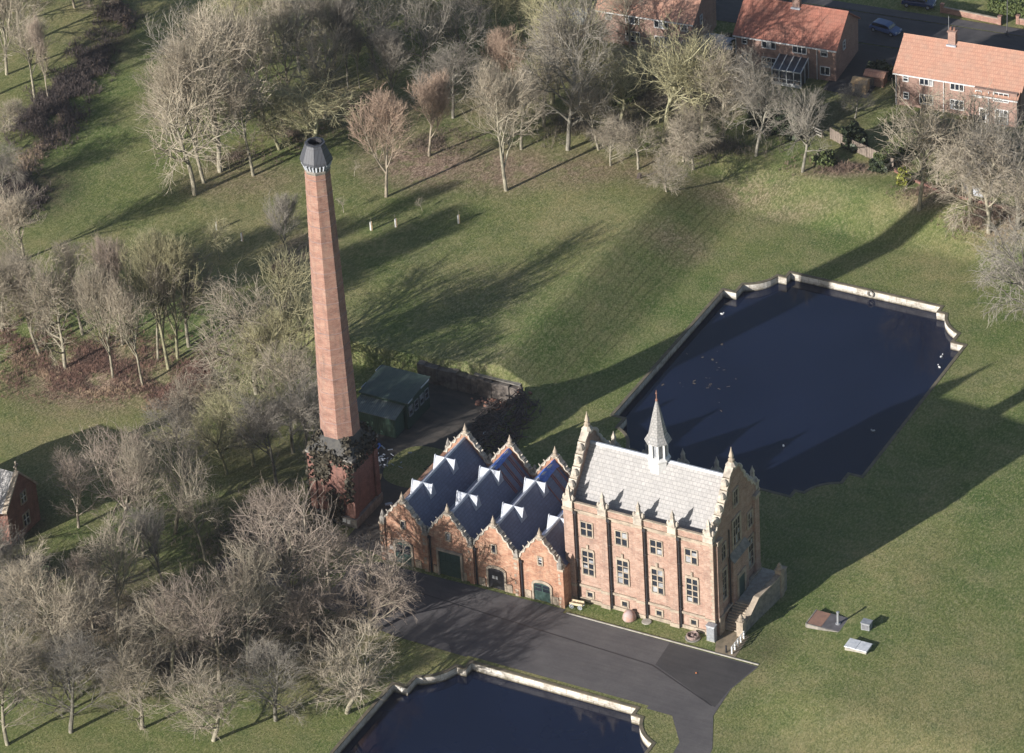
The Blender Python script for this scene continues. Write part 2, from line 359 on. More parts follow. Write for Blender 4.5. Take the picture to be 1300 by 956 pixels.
def axis(lo, hi, flo, fhi):
    a = list(np.arange(flo, fhi + 1e-6, 0.5)); l = []; v = flo
    while v > lo: v -= 1.0; l.append(v)
    st = 1.0
    while v > -3500: st *= 1.35; v -= st; l.append(v)
    h = []; v = fhi
    while v < hi: v += 1.0; h.append(v)
    st = 1.0
    while v < 3500: st *= 1.35; v += st; h.append(v)
    return np.array(l[::-1] + a + h)
xs = axis(-150, 62, -16, 26); ys = axis(-62, 152, -60, 77)
gx, gy = np.meshgrid(xs, ys); gzv = hgt(gx, gy)
for (cx, cy) in PONDS:
    ins = inside(gx, gy, [(x + cx, y + cy) for (x, y) in offset(PO, 0.30)]); gzv = np.where(ins, -3.0, gzv)
nx, ny = len(xs), len(ys)
V = np.stack([gx.ravel(), gy.ravel(), gzv.ravel()], 1)
idx = np.arange(nx * ny).reshape(ny, nx)
F = np.stack([idx[:-1, :-1].ravel(), idx[:-1, 1:].ravel(), idx[1:, 1:].ravel(), idx[1:, :-1].ravel()], 1)
def fastmesh(name, V, F, mats, parent=None, smooth=False, k=4):
    me = bpy.data.meshes.new(name); me.vertices.add(len(V)); me.vertices.foreach_set('co', np.asarray(V, np.float32).ravel())
    me.loops.add(F.size); me.loops.foreach_set('vertex_index', F.ravel().astype(np.int32))
    me.polygons.add(len(F)); me.polygons.foreach_set('loop_start', np.arange(0, F.size, k, dtype=np.int32))
    me.materials.append(mats); me.update(calc_edges=True); me.validate()
    if smooth: me.polygons.foreach_set('use_smooth', np.ones(len(F), bool))
    o = bpy.data.objects.new(name, me); COL.objects.link(o)
    if parent: o.parent = parent
    return o
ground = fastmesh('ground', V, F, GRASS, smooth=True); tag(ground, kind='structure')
hz = MB(); hz.box(-700, 900, -700, 900, -4.5, 300); hm = bpy.data.materials.new('haze'); hm.use_nodes = True; ht = hm.node_tree
ht.nodes.remove(ht.nodes['Principled BSDF']); pv = ht.nodes.new('ShaderNodeVolumePrincipled'); pv.inputs['Density'].default_value = HAZE
pv.inputs['Color'].default_value = (0.80, 0.86, 1.0, 1); ht.links.new(pv.outputs[0], ht.nodes['Material Output'].inputs['Volume'])
tag(hz.build('haze', hm), kind='stuff')
cov = np.zeros((len(V), 4), np.float32); cov[:, 3] = 1
def blob(x, y, rx, ry, rot=0): 
    dx = V[:, 0] - x; dy = V[:, 1] - y; c, s = math.cos(rot), math.sin(rot)
    u = (dx * c + dy * s) / rx; v = (-dx * s + dy * c) / ry
    return np.clip(1.5 - 1.5 * np.sqrt(u * u + v * v), 0, 1)
LIT = [(-59.5, 75.6, 11.5, 9.7, 0.486, 1.00), (-49.2, 77.9, 9.7, 8.1, 0.486, 0.90), (-39.8, 81.7, 8.0, 6.5, 0.486, 0.70), (-32.4, 84.7, 6.2, 6.5, 0.486, 0.60), (-19.9, 86.2, 9.7, 4.5, 0.486, 0.55), (-8.5, 95.0, 9.7, 2.6, 0.486, 0.90), (3.3, 92.5, 5.3, 3.2, 0.486, 0.70), (-73.6, 18.2, 13.3, 9.7, 0.486, 1.00), (-62.0, 19.4, 5.3, 5.6, 0.486, 0.80), (-63.3, 50.0, 4.4, 6.5, 0.486, 0.80), (-77.6, 84.8, 10.6, 12.9, 0.486, 0.50), (-79.6, 61.9, 11.5, 6.5, 0.486, 0.50), (-59.3, 92.4, 8.8, 9.7, 0.486, 0.50), (14.0, 89.8, 5.3, 4.8, 0.486, 0.80), (-33.4, 105.4, 10.6, 9.7, 0.486, 0.60), (-68.7, 83.9, 7.1, 9.7, 0.486, 0.50), (-30.5, 34.8, 8.0, 6.5, 0.486, 0.30), (-21.5, 71.5, 5.3, 4.8, 0.486, 0.50), (-36.0, 48.8, 10.6, 9.7, 0.486, 0.22), (-39.7, -22.0, 19.5, 14.5, 0.486, 0.75), (-41.7, 3.6, 9.7, 14.5, 0.486, 0.25), (-22.2, -17.4, 10.6, 9.7, 0.486, 0.50), (-12.9, 85.4, 8.0, 2.9, 0.486, 0.40)]
DIRT = [(-101.1, 50.6, 6.2, 9.7, 0.486, 0.90), (-113.9, 85.9, 6.2, 8.1, 0.486, 0.80), (-35.1, 4.8, 5.3, 6.5, 0.486, 0.60), (21.8, 2.1, 5.3, 4.8, 0.486, 0.50), (-17.6, 105.3, 8.0, 8.1, 0.486, 0.60), (-48.7, 103.6, 13.3, 11.3, 0.486, 0.50), (-49.3, -23.0, 14.2, 14.5, 0.486, 0.70), (-28.5, -17.0, 12.4, 11.3, 0.486, 0.85), (-39.4, -2.1, 11.5, 9.7, 0.486, 0.60), (-42.5, 10.2, 7.1, 8.1, 0.486, 0.35), (4.7, 112.4, 5.3, 6.5, 0.486, 0.40), (-65.2, -10.1, 5.3, 9.7, 0.486, 0.80)]
for (x, y, rx, ry, rt, k) in LIT: cov[:, 0] = np.maximum(cov[:, 0], k * blob(x, y, rx, ry, rt))
for (x, y, rx, ry, rt, k) in DIRT: cov[:, 1] = np.maximum(cov[:, 1], k * blob(x, y, rx, ry, rt))
ub = np.clip((-17.0 - V[:, 0]) / 9.0, 0, 1)
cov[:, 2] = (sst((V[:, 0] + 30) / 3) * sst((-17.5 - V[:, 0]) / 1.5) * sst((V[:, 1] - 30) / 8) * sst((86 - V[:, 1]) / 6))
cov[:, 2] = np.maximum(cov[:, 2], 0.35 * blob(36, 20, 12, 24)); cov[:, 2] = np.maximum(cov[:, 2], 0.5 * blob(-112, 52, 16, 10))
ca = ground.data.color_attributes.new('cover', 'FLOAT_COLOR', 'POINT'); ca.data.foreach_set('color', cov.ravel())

# ponds: stone wall ring + water
for k, (cx, cy) in enumerate(PONDS):
    w = MB(); w.ext([(x + cx, y + cy) for (x, y) in offset(PO, 0.1)], 'Z', -1.4, -1.02 if k else -0.98)
    tag(w.build('water' , WATER), kind='structure')
    e = empty('pond_wall', (cx, cy, 0), 0, ['pale stone wall with curved corners round the large dark pond behind the engine house',
        'pale stone wall with curved corner round the front pond below the tarmac'][k], 'wall', 'pond walls')
    for (nm, d0, d1, z0, z1, mt) in (('wall', -0.02, 0.30, -3.0, -0.02, COPING), ('coping', -0.04, 0.34, -0.02, 0.10, COPTOP)):
        a = offset(PO, d0); b_ = offset(PO, d1); n = len(a); mb = MB()
        for i in range(n):
            j = (i + 1) % n
            for (p, q, za, zb, zc, zd) in ((a[i], a[j], z0, z0, z1, z1), (b_[j], b_[i], z0, z0, z1, z1)):
                mb.quad((*p, za), (*q, zb), (*q, zc), (*p, zd))
            mb.quad((*a[i], z1), (*a[j], z1), (*b_[j], z1), (*b_[i], z1))
        mb.build(nm, mt, e)
for (cx, cy) in PONDS:
    a = offset(PO, 0.33); b_ = offset(PO, 1.5); n = len(a); mb = MB()
    for i in range(n): j = (i + 1) % n; mb.quad((a[i][0] + cx, a[i][1] + cy, .05), (a[j][0] + cx, a[j][1] + cy, .05), (b_[j][0] + cx, b_[j][1] + cy, .012), (b_[i][0] + cx, b_[i][1] + cy, .012))
    tag(mb.build('verge', GRASS), kind='structure')
# overflow outlet ring on the far pond wall, mooring bits
ou = MB()
for i in range(12):
    a = 2 * math.pi * i / 12; b2 = 2 * math.pi * (i + 1) / 12
    ou.tube((4.0 + .38 * math.cos(a), 72.75, -.25 + .38 * math.sin(a)), (4.0 + .38 * math.cos(b2), 72.75, -.25 + .38 * math.sin(b2)), .09)
tag(ou.build('lifebuoy', STONEG), 'grey round ring hanging on the far wall of the large pond', 'lifebuoy')

# flat surfaces
def sheet(name, pts, z, m, **kw):
    mb = MB(); mb.quad(*[(x, y, z) for (x, y) in pts]); o = mb.build(name, m); tag(o, kind='structure'); return o
sheet('tarmac', [(-23.6, -0.9), (-0.2, -0.4), (-0.2, -1.05), (23.6, -1.25), (22.6, -6), (22.9, -11), (25.2, -16), (26.8, -24), (26.8, -61), (22.6, -61), (22.6, -26), (21.6, -16.5), (18.9, -12.75), (4.4, -12.6), (-15, -12.35), (-24, -11.0), (-31, -9.5), (-40, -9.5), (-40, -7.0), (-31, -6.0)], 0.03, ASPH)
sheet('tarmac_patch', [(13.0, -1.3), (23.4, -1.4), (22.5, -6.0), (22.4, -9.6), (13.3, -5.4)], 0.036, ASPH2)
sm = MB()
for (p, q) in (((-8, -4.6), (13.0, -5.6)), ((13.0, -5.6), (22, -9.5)), ((-8.0, -4.6), (-24.0, -3.8))):
    d = (Vector(q) - Vector(p)).normalized(); n_ = Vector((-d.y, d.x)) * .07
    sm.quad((p[0] - n_.x, p[1] - n_.y, .041), (q[0] - n_.x, q[1] - n_.y, .041), (q[0] + n_.x, q[1] + n_.y, .041), (p[0] + n_.x, p[1] + n_.y, .041))
tag(sm.build('tarmac_seam', BLACK), kind='structure')
kb = MB(); kb.box(0.2, 23.5, -1.02, -0.86, -0.1, 0.10)
tag(kb.build('kerb', CONC, bevel=.02), kind='structure')
sheet('yard', [(-29.2, 1.2), (-23.7, 0.2), (-23.7, 15.5), (-18, 16.2), (-23.6, 33.9), (-40.6, 33.9), (-40.4, 21), (-36.4, 20), (-35.4, 10.2), (-29.3, 9.6)], 0.02, YARDM)
sheet('path', [(18.2, -0.8), (20.6, -0.8), (20.4, 3.3), (17.3, 3.3), (17.15, 1.8)], 0.03, PATHM)
AZH = R(4.7)
def hp(x, y): c, s = math.cos(AZH), math.sin(AZH); return (x * c - y * s, x * s + y * c)
# street behind the houses (all on the 2.5 m plateau)
def rp(u, v): a = hp(u, v); return (a[0] - 10.0, a[1] + 112.0)
sheet('street', [rp(-70, 14.5), rp(70, 14.5), rp(70, 22.5), rp(-70, 22.5)], 2.60, ROADM)
sheet('driveway', [rp(-10.2, 1.0), rp(-4.0, 0.5), rp(-3.2, 14.3), rp(-10.0, 14.3)], 2.58, ASPH2)
sheet('pavement', [rp(-70, 22.6), rp(70, 22.6), rp(70, 24.4), rp(-70, 24.4)], 2.64, ASPH)

# retaining wall behind the yard
e = empty('retaining_wall', (-34, 34, 0), 0, 'rough stone retaining wall between the yard and the raised lawn', 'wall')
mb = MB(); x = -37.5
while x < -23.8:
    wd = rnd.uniform(.7, 1.3); x2 = min(x + wd, -23.7)
    mb.box(x - -34, x2 + 34, -0.35 - rnd.uniform(0, .25), 0.45, -.1, 2.35 + rnd.uniform(-.2, .15)); x = x2
mb.build('wall', simple('shaded_rubble_stone', (.21, .18, .155), (.07, .06, .055), 1.1, bmp=.5), e, bevel=.05)  # tree shade on this wall is put into the darker stone colour
mb = MB(); mb.box(10.3, 10.75, -18, 0.4, -.1, 1.0); mb.box(10.25, 10.8, -12, 0.45, 1.0, 1.12); mb.box(4, 10.2, -.1, .5, 2.5, 2.62)
mb.build('coping', STONEG, e)

# ================================================================== engine house
EX0, EX1, EY0, EY1 = -0.9, 17.1, 2.0, 12.9
ECX, ECY = 8.1, 7.45
E = empty('engine_house', (ECX, ECY, 0), 0, 'tall brick pumping engine house with pale tiled roof, pinnacles and white bell turret', 'building')
def L(x, y, z): return (x - ECX, y - ECY, z)
x0, x1, y0, y1 = EX0 - ECX, EX1 - ECX, EY0 - ECY, EY1 - ECY
RZ, EZ = 17.45, 12.35
half = 4.4; ey_f = -half; ey_b = half
# gable outline (y,z), centred
def gable_profile(w_, zb, zs, zt, steps):
    r = [(w_, zb), (w_, zs)] + steps
    return r
hw = y1
prof = [(hw, 12.2), (hw, 13.3), (hw - .75, 13.45), (hw - .95, 13.95), (hw - 1.5, 14.05), (hw - 1.8, 14.75), (hw - 2.35, 15.0), (hw - 2.7, 15.75),
        (hw - 3.2, 16.1), (hw - 3.45, 16.95), (hw - 3.95, 17.35), (hw - 4.2, 18.1), (hw - 4.75, 18.55), (0.35, 18.9), (0.0, 18.95)]
full = prof + [(-a, z) for (a, z) in reversed(prof[:-1])]
wall = MB(); wall.box(x0 + .003, x1 - .003, y0, y1, 0, 12.2)
wall.ext(full, 'X', x0, x0 + .62); wall.ext(full, 'X', x1 - .62, x1)
# pilasters front/back
PX = [x0 + .55, x0 + 4.72, 0.0 + .05, x1 - 4.85, x1 - .55]
PW = [.58, .5, .5, .5, .58]
for (px, pw) in zip(PX, PW):
    wall.box(px - pw, px + pw, y0 - .36, y0 - .003, 0.003, 12.5)
    wall.box(px - pw, px + pw, y1 + .003, y1 + .36, 0.003, 12.5)
for yy in (y0 + .7, 0, y1 - .7):
    wall.box(x1 + .003, x1 + .3, yy - .55, yy + .55, 0.003, 12.1 if yy else 4)
# parapets
wall.box(x0 + .65, x1 - .65, y0 - .12, y0 + .3, 12.203, 13.05); wall.box(x0 + .65, x1 - .65, y1 - .3, y1 + .12, 12.203, 13.05)
wall.box(x1 + .003, x1 + .45, -1.9, 1.9, 2.0, 7.6)      # porch bay on the shaded gable
wall.build('wall', BRICK, E)
st = MB()
for (yf, s) in ((y0, -1), (y1, 1)):
    ya, yb = (yf - .47, yf - .004) if s < 0 else (yf + .004, yf + .47)
    yc, yd = (yf - .2, yf - .006) if s < 0 else (yf + .006, yf + .2)
    # plinth, offset, string, cornice
    for i in range(4):
        xa = PX[i] + PW[i] + .004; xb = PX[i + 1] - PW[i + 1] - .004
        st.box(xa, xb, yc + (.0), yd, .0, .45); st.box(xa, xb, yc, yd, 1.95, 2.25); st.box(xa, xb, yc + .06, yd - .0, 11.75, 12.0); 
        st.box(xa, xb, yc - .1 * (s < 0), yd + .1 * (s > 0), 12.12, 12.3)
        st.box(xa, xb, yc - .02, yd + .1, 13.06, 13.2)
        k = int((xb - xa) / .34)
        for j in range(k): xd = xa + (j + .3) * (xb - xa) / k; st.box(xd, xd + .15, yc + .02, yd, 12.0, 12.12)
    for (px, pw) in zip(PX, PW):
        st.box(px - pw - .06, px + pw + .06, ya, yb, 0.0, .5); st.box(px - pw - .05, px + pw + .05, ya + .02, yb, 1.95, 2.3)
        st.box(px - pw - .08, px + pw + .08, ya - .04 * (s < 0), yb + .04 * (s > 0), 12.1, 12.45)
st.box(x1 + .004, x1 + .36, y0 + .2, y1 - .2, 1.95, 2.2); 
for yy in (y0 + .7, y1 - .7): st.box(x1 + .3, x1 + .42, yy - .6, yy + .6, 0, 2.3); st.box(x1 + .001, x1 + .45, yy - .62, yy + .62, 11.9, 12.4)
# quoins on front corners
for i in range(22):
    z = 2.45 + i * .44; wq = .38 if i % 2 else .24
    st.box(x1 - wq, x1 + .012, y0 - .372, y0 - .1, z, z + .36)
st.build('stone_band', STONE, E, bevel=.02)
# shaped gable copings
for (xa, xb) in ((x0 - .14, x0 + .78), (x1 - .78, x1 + .14)):
    c = MB()
    pts = full[1:-1]
    for i in range(len(pts) - 1):
        (a, za), (b2, zb2) = pts[i], pts[i + 1]
        d = Vector((b2 - a, zb2 - za)); n_ = Vector((d.y, -d.x)).normalized() * .26
        if n_.y < 0 or (abs(n_.y) < 1e-6): n_ = n_ if n_.x * a > 0 else -n_
        c.ext([(a, za + .004), (b2, zb2 + .004), (b2 + n_.x, zb2 + n_.y), (a + n_.x, za + n_.y)], 'X', xa + (i % 2) * .03, xb - (i % 2) * .03)
    # scroll lumps on the steps
    for (a, z) in ((hw - 1.2, 14.15), (hw - 2.1, 15.1), (hw - 2.95, 16.2), (hw - 3.7, 17.45)):
        for sgn in (-1, 1):
            c.lathe((xa + xb) / 2, sgn * a, [(.42, z), (.46, z + .25), (.3, z + .55), (.05, z + .72)], 8)
    c.lathe((xa + xb) / 2, 0, [(.62, 18.75), (.66, 19.1), (.45, 19.3), (.3, 19.55)], 8, R(22.5))
    c.build('gable_coping', STONEP, E)
    f = MB(); f.lathe((xa + xb) / 2, 0, [(.34, 19.5), (.38, 19.75), (.16, 19.95), (.3, 20.15), (.1, 20.9), (.02, 21.35)], 8); f.build('finial', STONE, E)
# pinnacles
for yf in (y0 - .06, y1 + .06):
    for (px, pw) in zip(PX, PW):
        p = MB(); p.box(px - pw, px + pw, yf - .38, yf + .38, 12.45, 13.25); p.box(px - pw - .07, px + pw + .07, yf - .45, yf + .45, 13.25, 13.42)
        p.lathe(px, yf, [(.58, 13.42), (.5, 13.75), (.3, 13.95), (.24, 14.5), (.3, 14.6), (.04, 15.25), (.02, 15.4)], 4, R(45))
        for s in (-1, 1): p.lathe(px + s * .52, yf, [(.2, 13.42), (.22, 13.6), (.1, 13.85), (.02, 13.95)], 6)
        p.build('pinnacle', STONEP, E)
# roof
zf = lambda y: RZ - (RZ - EZ) * abs(y) / half
rf = MB()
for s in (-1, 1): rf.slab([(x0 + .6, 0, RZ), (x1 - .6, 0, RZ), (x1 - .6, s * (half + .15), zf(half + .15)), (x0 + .6, s * (half + .15), zf(half + .15))], .2)
roof = rf.build('roof', TILE, E)
rc = MB(); rc.ext([(-.22, RZ - .1), (.22, RZ - .1), (.1, RZ + .14), (-.1, RZ + .14)], 'X', x0 + .64, x1 - .64); rc.build('ridge_cap', LEAD, roof)
gt = MB(); gt.box(x0 + .65, x1 - .65, y0 + .3, y0 + .95, 12.0, 12.32); gt.box(x0 + .65, x1 - .65, y1 - .95, y1 - .3, 12.0, 12.32); gt.build_each('gutter', SLAB, E)
lw = MB()
for s in (-1, 1): lw.slab([(-1.2, -.05 * s, RZ + .03), (1.1, -.05 * s, RZ + .03), (1.25, s * 3.3, zf(3.3) + .05), (-1.15, s * 3.3, zf(3.3) + .05)], .03)
# bell turret
tx = -.05
T = bpy.data.objects.new('bell_turret', None)
tb = MB(); tb.lathe(tx, 0, [(1.2, 15.4), (1.2, 17.45), (1.32, 17.6), (1.32, 17.75), (1.0, 17.95)], 8, R(22.5)); T = tb.build('bell_turret', WHITE, E)
lv = MB(); lv.lathe(tx, 0, [(.8, 17.9), (.8, 20.0)], 8, R(22.5)); lv.build('louvre', GREYM, T)
po = MB()
for i in range(8):
    a = R(22.5 + 45 * i); po.tube((tx + .93 * math.cos(a), .93 * math.sin(a), 17.9), (tx + .93 * math.cos(a), .93 * math.sin(a), 20.05), .14, n=4)
po.lathe(tx, 0, [(1.04, 19.75), (1.12, 20.0), (1.0, 20.1)], 8, R(22.5)); po.build('post', WHITE, T)
sp_ = MB(); sp_.lathe(tx, 0, [(1.5, 19.95), (1.48, 20.05), (1.04, 20.75), (.84, 21.7), (.44, 23.6), (.1, 25.05)], 8, R(22.5)); sp_.build('spire', SPIREM, T)
fn = MB(); fn.lathe(tx, 0, [(.14, 24.95), (.17, 25.1), (.06, 25.25), (.05, 25.8), (.12, 25.9), (.05, 26.05), (.02, 26.35)], 6); fn.build('finial', RUST, T)

BLIND = simple('blind', (0.38, 0.39, 0.40), (0.16, 0.17, 0.19), 1.5, 0.6)
def window(par, cx, z0_, w_, h_, yf, s=-1, cols=2, rows=3, fr=STONE, gl=GLASSD, bar=.09, surround=.16, hood=False, axis='Y', bm=WHITE, curtain=False):
    """window on a wall whose outer face is at yf; s = outward sign; axis Y (front/back) or X (side)"""
    def bx(mb, a0, a1, d0, d1, z0, z1):
        lo, hi = sorted((yf + s * d0, yf + s * d1))
        if axis == 'Y': mb.box(a0, a1, lo, hi, z0, z1)
        else: mb.box(lo, hi, a0, a1, z0, z1)
    f = MB(); u = surround
    bx(f, cx - w_ / 2 - u, cx - w_ / 2, .004, .12, z0_ - u, z0_ + h_ + u); bx(f, cx + w_ / 2, cx + w_ / 2 + u, .004, .12, z0_ - u, z0_ + h_ + u)
    bx(f, cx - w_ / 2, cx + w_ / 2, .004, .12, z0_ + h_, z0_ + h_ + u); bx(f, cx - w_ / 2 - .0, cx + w_ / 2 + .0, .004, .17, z0_ - u, z0_)
    W = f.build('window', fr, par)
    g = MB(); bx(g, cx - w_ / 2, cx + w_ / 2, .004, .022, z0_, z0_ + h_); g.build('pane', gl, W)
    q_ = random.Random(int(cx * 91 + z0_ * 37 + w_ * 11)); b_ = MB()
    for i in range(cols):
        for j in range(rows):
            if q_.random() < .2: a_ = cx - w_ / 2 + w_ * i / cols; z_ = z0_ + h_ * j / rows; bx(b_, a_ + .04, a_ + w_ / cols - .04, .0225, .0235, z_ + .03, z_ + h_ / rows * q_.uniform(.4, .97))
    if b_.v: b_.build('blind', BLIND, W)
    b_ = MB()
    for i in range(1, cols): xx = cx - w_ / 2 + w_ * i / cols; bx(b_, xx - bar / 2, xx + bar / 2, .024, .085, z0_, z0_ + h_)
    for j in range(1, rows): zz = z0_ + h_ * j / rows; bx(b_, cx - w_ / 2, cx + w_ / 2, .024, .065, zz - bar / 2, zz + bar / 2)
    if b_.v: b_.build('glazing_bar', bm, W)
    if hood:
        h = MB(); bx(h, cx - w_ / 2 - .1, cx + w_ / 2 + .1, .004, .16, z0_ + h_ + u + .004, z0_ + h_ + u + .2)
        if axis == 'Y': lo, hi = sorted((yf + s * .004, yf + s * .16)); h.ext([(cx - .35, z0_ + h_ + u + .2), (cx + .35, z0_ + h_ + u + .2), (cx, z0_ + h_ + u + .95)], 'Y', lo, hi) if False else h.box(cx - .12, cx + .12, lo, hi, z0_ + h_ + u + .204, z0_ + h_ + u + .75)
        h.build('hood', STONE, W)
    return W
for (yf, s) in ((y0, -1), (y1, 1)):
    for i in range(4):
        cx = (PX[i] + PX[i + 1]) / 2 - .05
        window(E, cx, 8.95, 1.35, 1.75, yf, s, 2, 2, surround=.13, bar=.15, bm=STONE)
        window(E, cx, 3.75, 1.3, 3.1, yf, s, 2, 4, surround=.16, bar=.13, hood=True, bm=STONE)
        o = window(E, cx + .05, .75, .62, .6, yf, s, 1, 1, surround=.2)
# green basement hatch in the third bay
mb = MB(); mb.box(PX[2] + 1.1, PX[2] + 2.2, y0 - .03, y0 - .024, .55, 1.3) 
for i in range(4):
    dx = PX[i] + PW[i] + .2
    d = MB(); d.tube((dx, y0 - .2, 0.1), (dx, y0 - .2, 12.2), .105); d.box(dx - .2, dx + .2, y0 - .42, y0 - .23 + .0, 11.75, 12.15)
    for z in (2.6, 5.6, 8.6): d.box(dx - .15, dx + .15, y0 - .32, y0 - .204, z, z + .1)
    d.build('drainpipe', BLACK, E)
# shaded gable: windows, door and hood
window(E, -3.4, 3.7, 1.1, 3.6, x1, 1, 2, 4, surround=.3, axis='X', bm=STONE); window(E, 3.4, 3.7, 1.1, 3.6, x1, 1, 2, 4, surround=.3, axis='X', bm=STONE)
window(E, 0, 8.9, 1.6, 3.2, x1, 1, 3, 3, surround=.35, axis='X', bm=STONE); window(E, 0, 14.0, .9, 1.8, x1, 1, 2, 2, surround=.25, axis='X', bm=STONE)
window(E, -3.4, 9.0, 1.0, 1.7, x1, 1, 2, 2, surround=.25, axis='X', bm=STONE); window(E, 3.4, 9.0, 1.0, 1.7, x1, 1, 2, 2, surround=.25, axis='X', bm=STONE)
hb = MB(); hb.ext([(x1 + .46, 7.6), (x1 + .46, 8.5), (x1 + 1.0, 7.75), (x1 + 1.0, 7.6)], 'Y', -2.0, 2.0) if False else None
hb.v.clear(); hb.f.clear()
hb.slab([(x1 + .02, -2.05, 8.35), (x1 + .02, 2.05, 8.35), (x1 + .75, 2.05, 7.62), (x1 + .75, -2.05, 7.62)], .12); hb.build('porch_hood', STONEG, E)
dr = MB(); dr.box(x1 + .452, x1 + .52, -.75, .75, 2.1, 4.7); D = dr.build('door', GREEN, E)
ds = MB(); ds.box(x1 + .452, x1 + .6, -1.05, -.76, 2.1, 5.3); ds.box(x1 + .452, x1 + .6, .76, 1.05, 2.1, 5.3); ds.box(x1 + .452, x1 + .6, -.76, .76, 4.71, 5.3); ds.build('door_surround', STONE, E)
d = MB(); d.tube((x1 + .2, -1.95 - .2, .1), (x1 + .2, -2.15, 12), .09); d.build('drainpipe', BLACK, E)

# steps and terrace beside the engine house
P = empty('stone_steps', (18.5, 3.4, 0), 0, 'stone steps climbing to the terrace beside the shaded gable of the engine house', 'steps')
NS = 11
for i in range(NS):
    mb = MB(); ya = i * .265; mb.box(-1.36, .95, ya, ya + .275 if i < NS - 1 else ya + .5, 0 if i == 0 else i * .182 - .1, (i + 1) * .182)
    mb.build('step', STONE, P, bevel=.02)
Tt = empty('terrace', (18.5, 9.6, 0), 0, 'paved raised terrace with stone parapet along the shaded gable', 'terrace')
mb = MB(); mb.box(-1.38, 1.05, -3.05, 3.4, 0, 1.99); mb.build('paving', CONC, Tt)
mb = MB()
P0 = [(19.5, 3.3), (19.55, 4.2), (19.75, 6.6), (20.1, 9.4), (20.3, 11.6), (20.2, 12.9)]; ZZ = [1.1, 1.25, 2.75, 2.85, 2.9, 2.9]
def runwall(mb, P0, z0_, z1_, th):
    for i in range(len(P0) - 1):
        a, b_ = Vector(P0[i]), Vector(P0[i + 1]); d = (b_ - a).normalized(); n_ = Vector((d.y, -d.x)) * th
        q = [a - n_, b_ - n_, b_ + n_, a + n_]; zt = [z1_[i], z1_[i + 1], z1_[i + 1], z1_[i]]; zb = [z0_[i], z0_[i + 1], z0_[i + 1], z0_[i]]
        n = len(mb.v); mb.v += [(p.x - 18.5, p.y - 9.6, z) for p, z in zip(q, zb)] + [(p.x - 18.5, p.y - 9.6, z) for p, z in zip(q, zt)]
        for f in ((3, 2, 1, 0), (4, 5, 6, 7), (0, 1, 5, 4), (1, 2, 6, 5), (2, 3, 7, 6), (3, 0, 4, 7)): mb.f.append(tuple(n + k for k in f))
runwall(mb, P0, [0] * 6, ZZ, .25); W = mb.build('parapet', STONEG, Tt)
mb = MB(); runwall(mb, P0, [z + .003 for z in ZZ], [z + .18 for z in ZZ], .34); mb.build('coping', STONE, W)
for (px, py, zt) in ((19.5, 3.15, 1.9), (20.25, 11.5, 3.5)):
    mb = MB(); q = (px - 18.5, py - 9.6); mb.box(q[0] - .38, q[0] + .38, q[1] - .38, q[1] + .38, 0, zt); mb.box(q[0] - .45, q[0] + .45, q[1] - .45, q[1] + .45, zt, zt + .12)
    mb.lathe(q[0], q[1], [(.4, zt + .12), (.42, zt + .25), (.2, zt + .4), (.26, zt + .6), (.03, zt + .95)], 8); mb.build('pier', STONE, Tt)
G_ = empty('white_railing', (20.0, 1.2, 0), 0, 'short white railing at the foot of the stone steps', 'railing')
mb = MB()
for i in range(5): mb = MB(); mb.box(-.05, .09, -1.57 + i * .75, -1.43 + i * .75, 0, 1.0); mb.build('post', WHITE, G_)
mb = MB(); mb.tube((.02, -1.6, .95), (.02, 1.6, .95), .05); mb.tube((.02, -1.6, .55), (.02, 1.6, .55), .04); mb.build('rail', WHITE, G_)

# ================================================================== boiler house
B = empty('boiler_house', (-11.9, 7.6, 0), 0, 'low brick boiler house with four curved gables and four blue slate roofs', 'building')
bx0, pitch, by0, by1 = -11.5, 5.75, -7.6, 7.7
BZ_V, BZ_R = 4.7, 8.0
hp_ = pitch / 2
gp = [(hp_, 4.6), (hp_, 5.15), (hp_ - .45, 5.3), (hp_ - .62, 5.9), (hp_ - 1.0, 6.15), (hp_ - 1.2, 6.75), (hp_ - 1.62, 6.95), (hp_ - 1.85, 7.55), (hp_ - 2.3, 7.85), (.42, 8.35), (0.0, 8.45)]
gfull = gp + [(-a, z) for (a, z) in reversed(gp[:-1])]
wb = MB()
wb.box(bx0, bx0 + .5, by0 + .503, by1 - .503, 0, 5.3)          # left side wall
wb.box(bx0 + 22.4, bx0 + 23.0, by0 + .503, by1 - .503, 0, 4.9)
for i in range(4):
    cx = bx0 + hp_ + i * pitch
    for (ya, yb) in ((by0, by0 + .5), (by1 - .5, by1)):
        wb.box(cx - hp_, cx + hp_, ya, yb, 0, 4.6); wb.ext([(cx + a, z + .0005) for (a, z) in gfull], 'Y', ya + .001, yb - .001)
wb.build('wall', BRICK2, B)
sb = MB()
def bpx(i): return bx0 + i * pitch
for i in range(5):
    c = bpx(i); a, b_ = (c - .3, c + .3) if 0 < i < 4 else ((c - .05, c + .55) if i == 0 else (c - .55, c + .05))
    for (s, yf) in ((-1, by0), (1, by1)):
        pb = MB(); lo, hi = sorted((yf + s * .004, yf + s * .26)); pb.box(a, b_, lo, hi, 0, 4.95); PR = pb.build('pier', BRICK2, B)
        pb = MB(); lo, hi = sorted((yf - s * .1, yf + s * .34)); pb.box(a - .06, b_ + .06, lo, hi, 4.96, 5.22)
        lo, hi = sorted((yf + s * .262, yf + s * .28)); q_ = random.Random(i)
        for kk in range(9):
            if q_.random() < .6: w_q = q_.uniform(.15, .5); pb.box(a - .01, a + w_q, lo, hi, kk * .52, kk * .52 + .36)
        pb.build('quoin', STONE, PR)
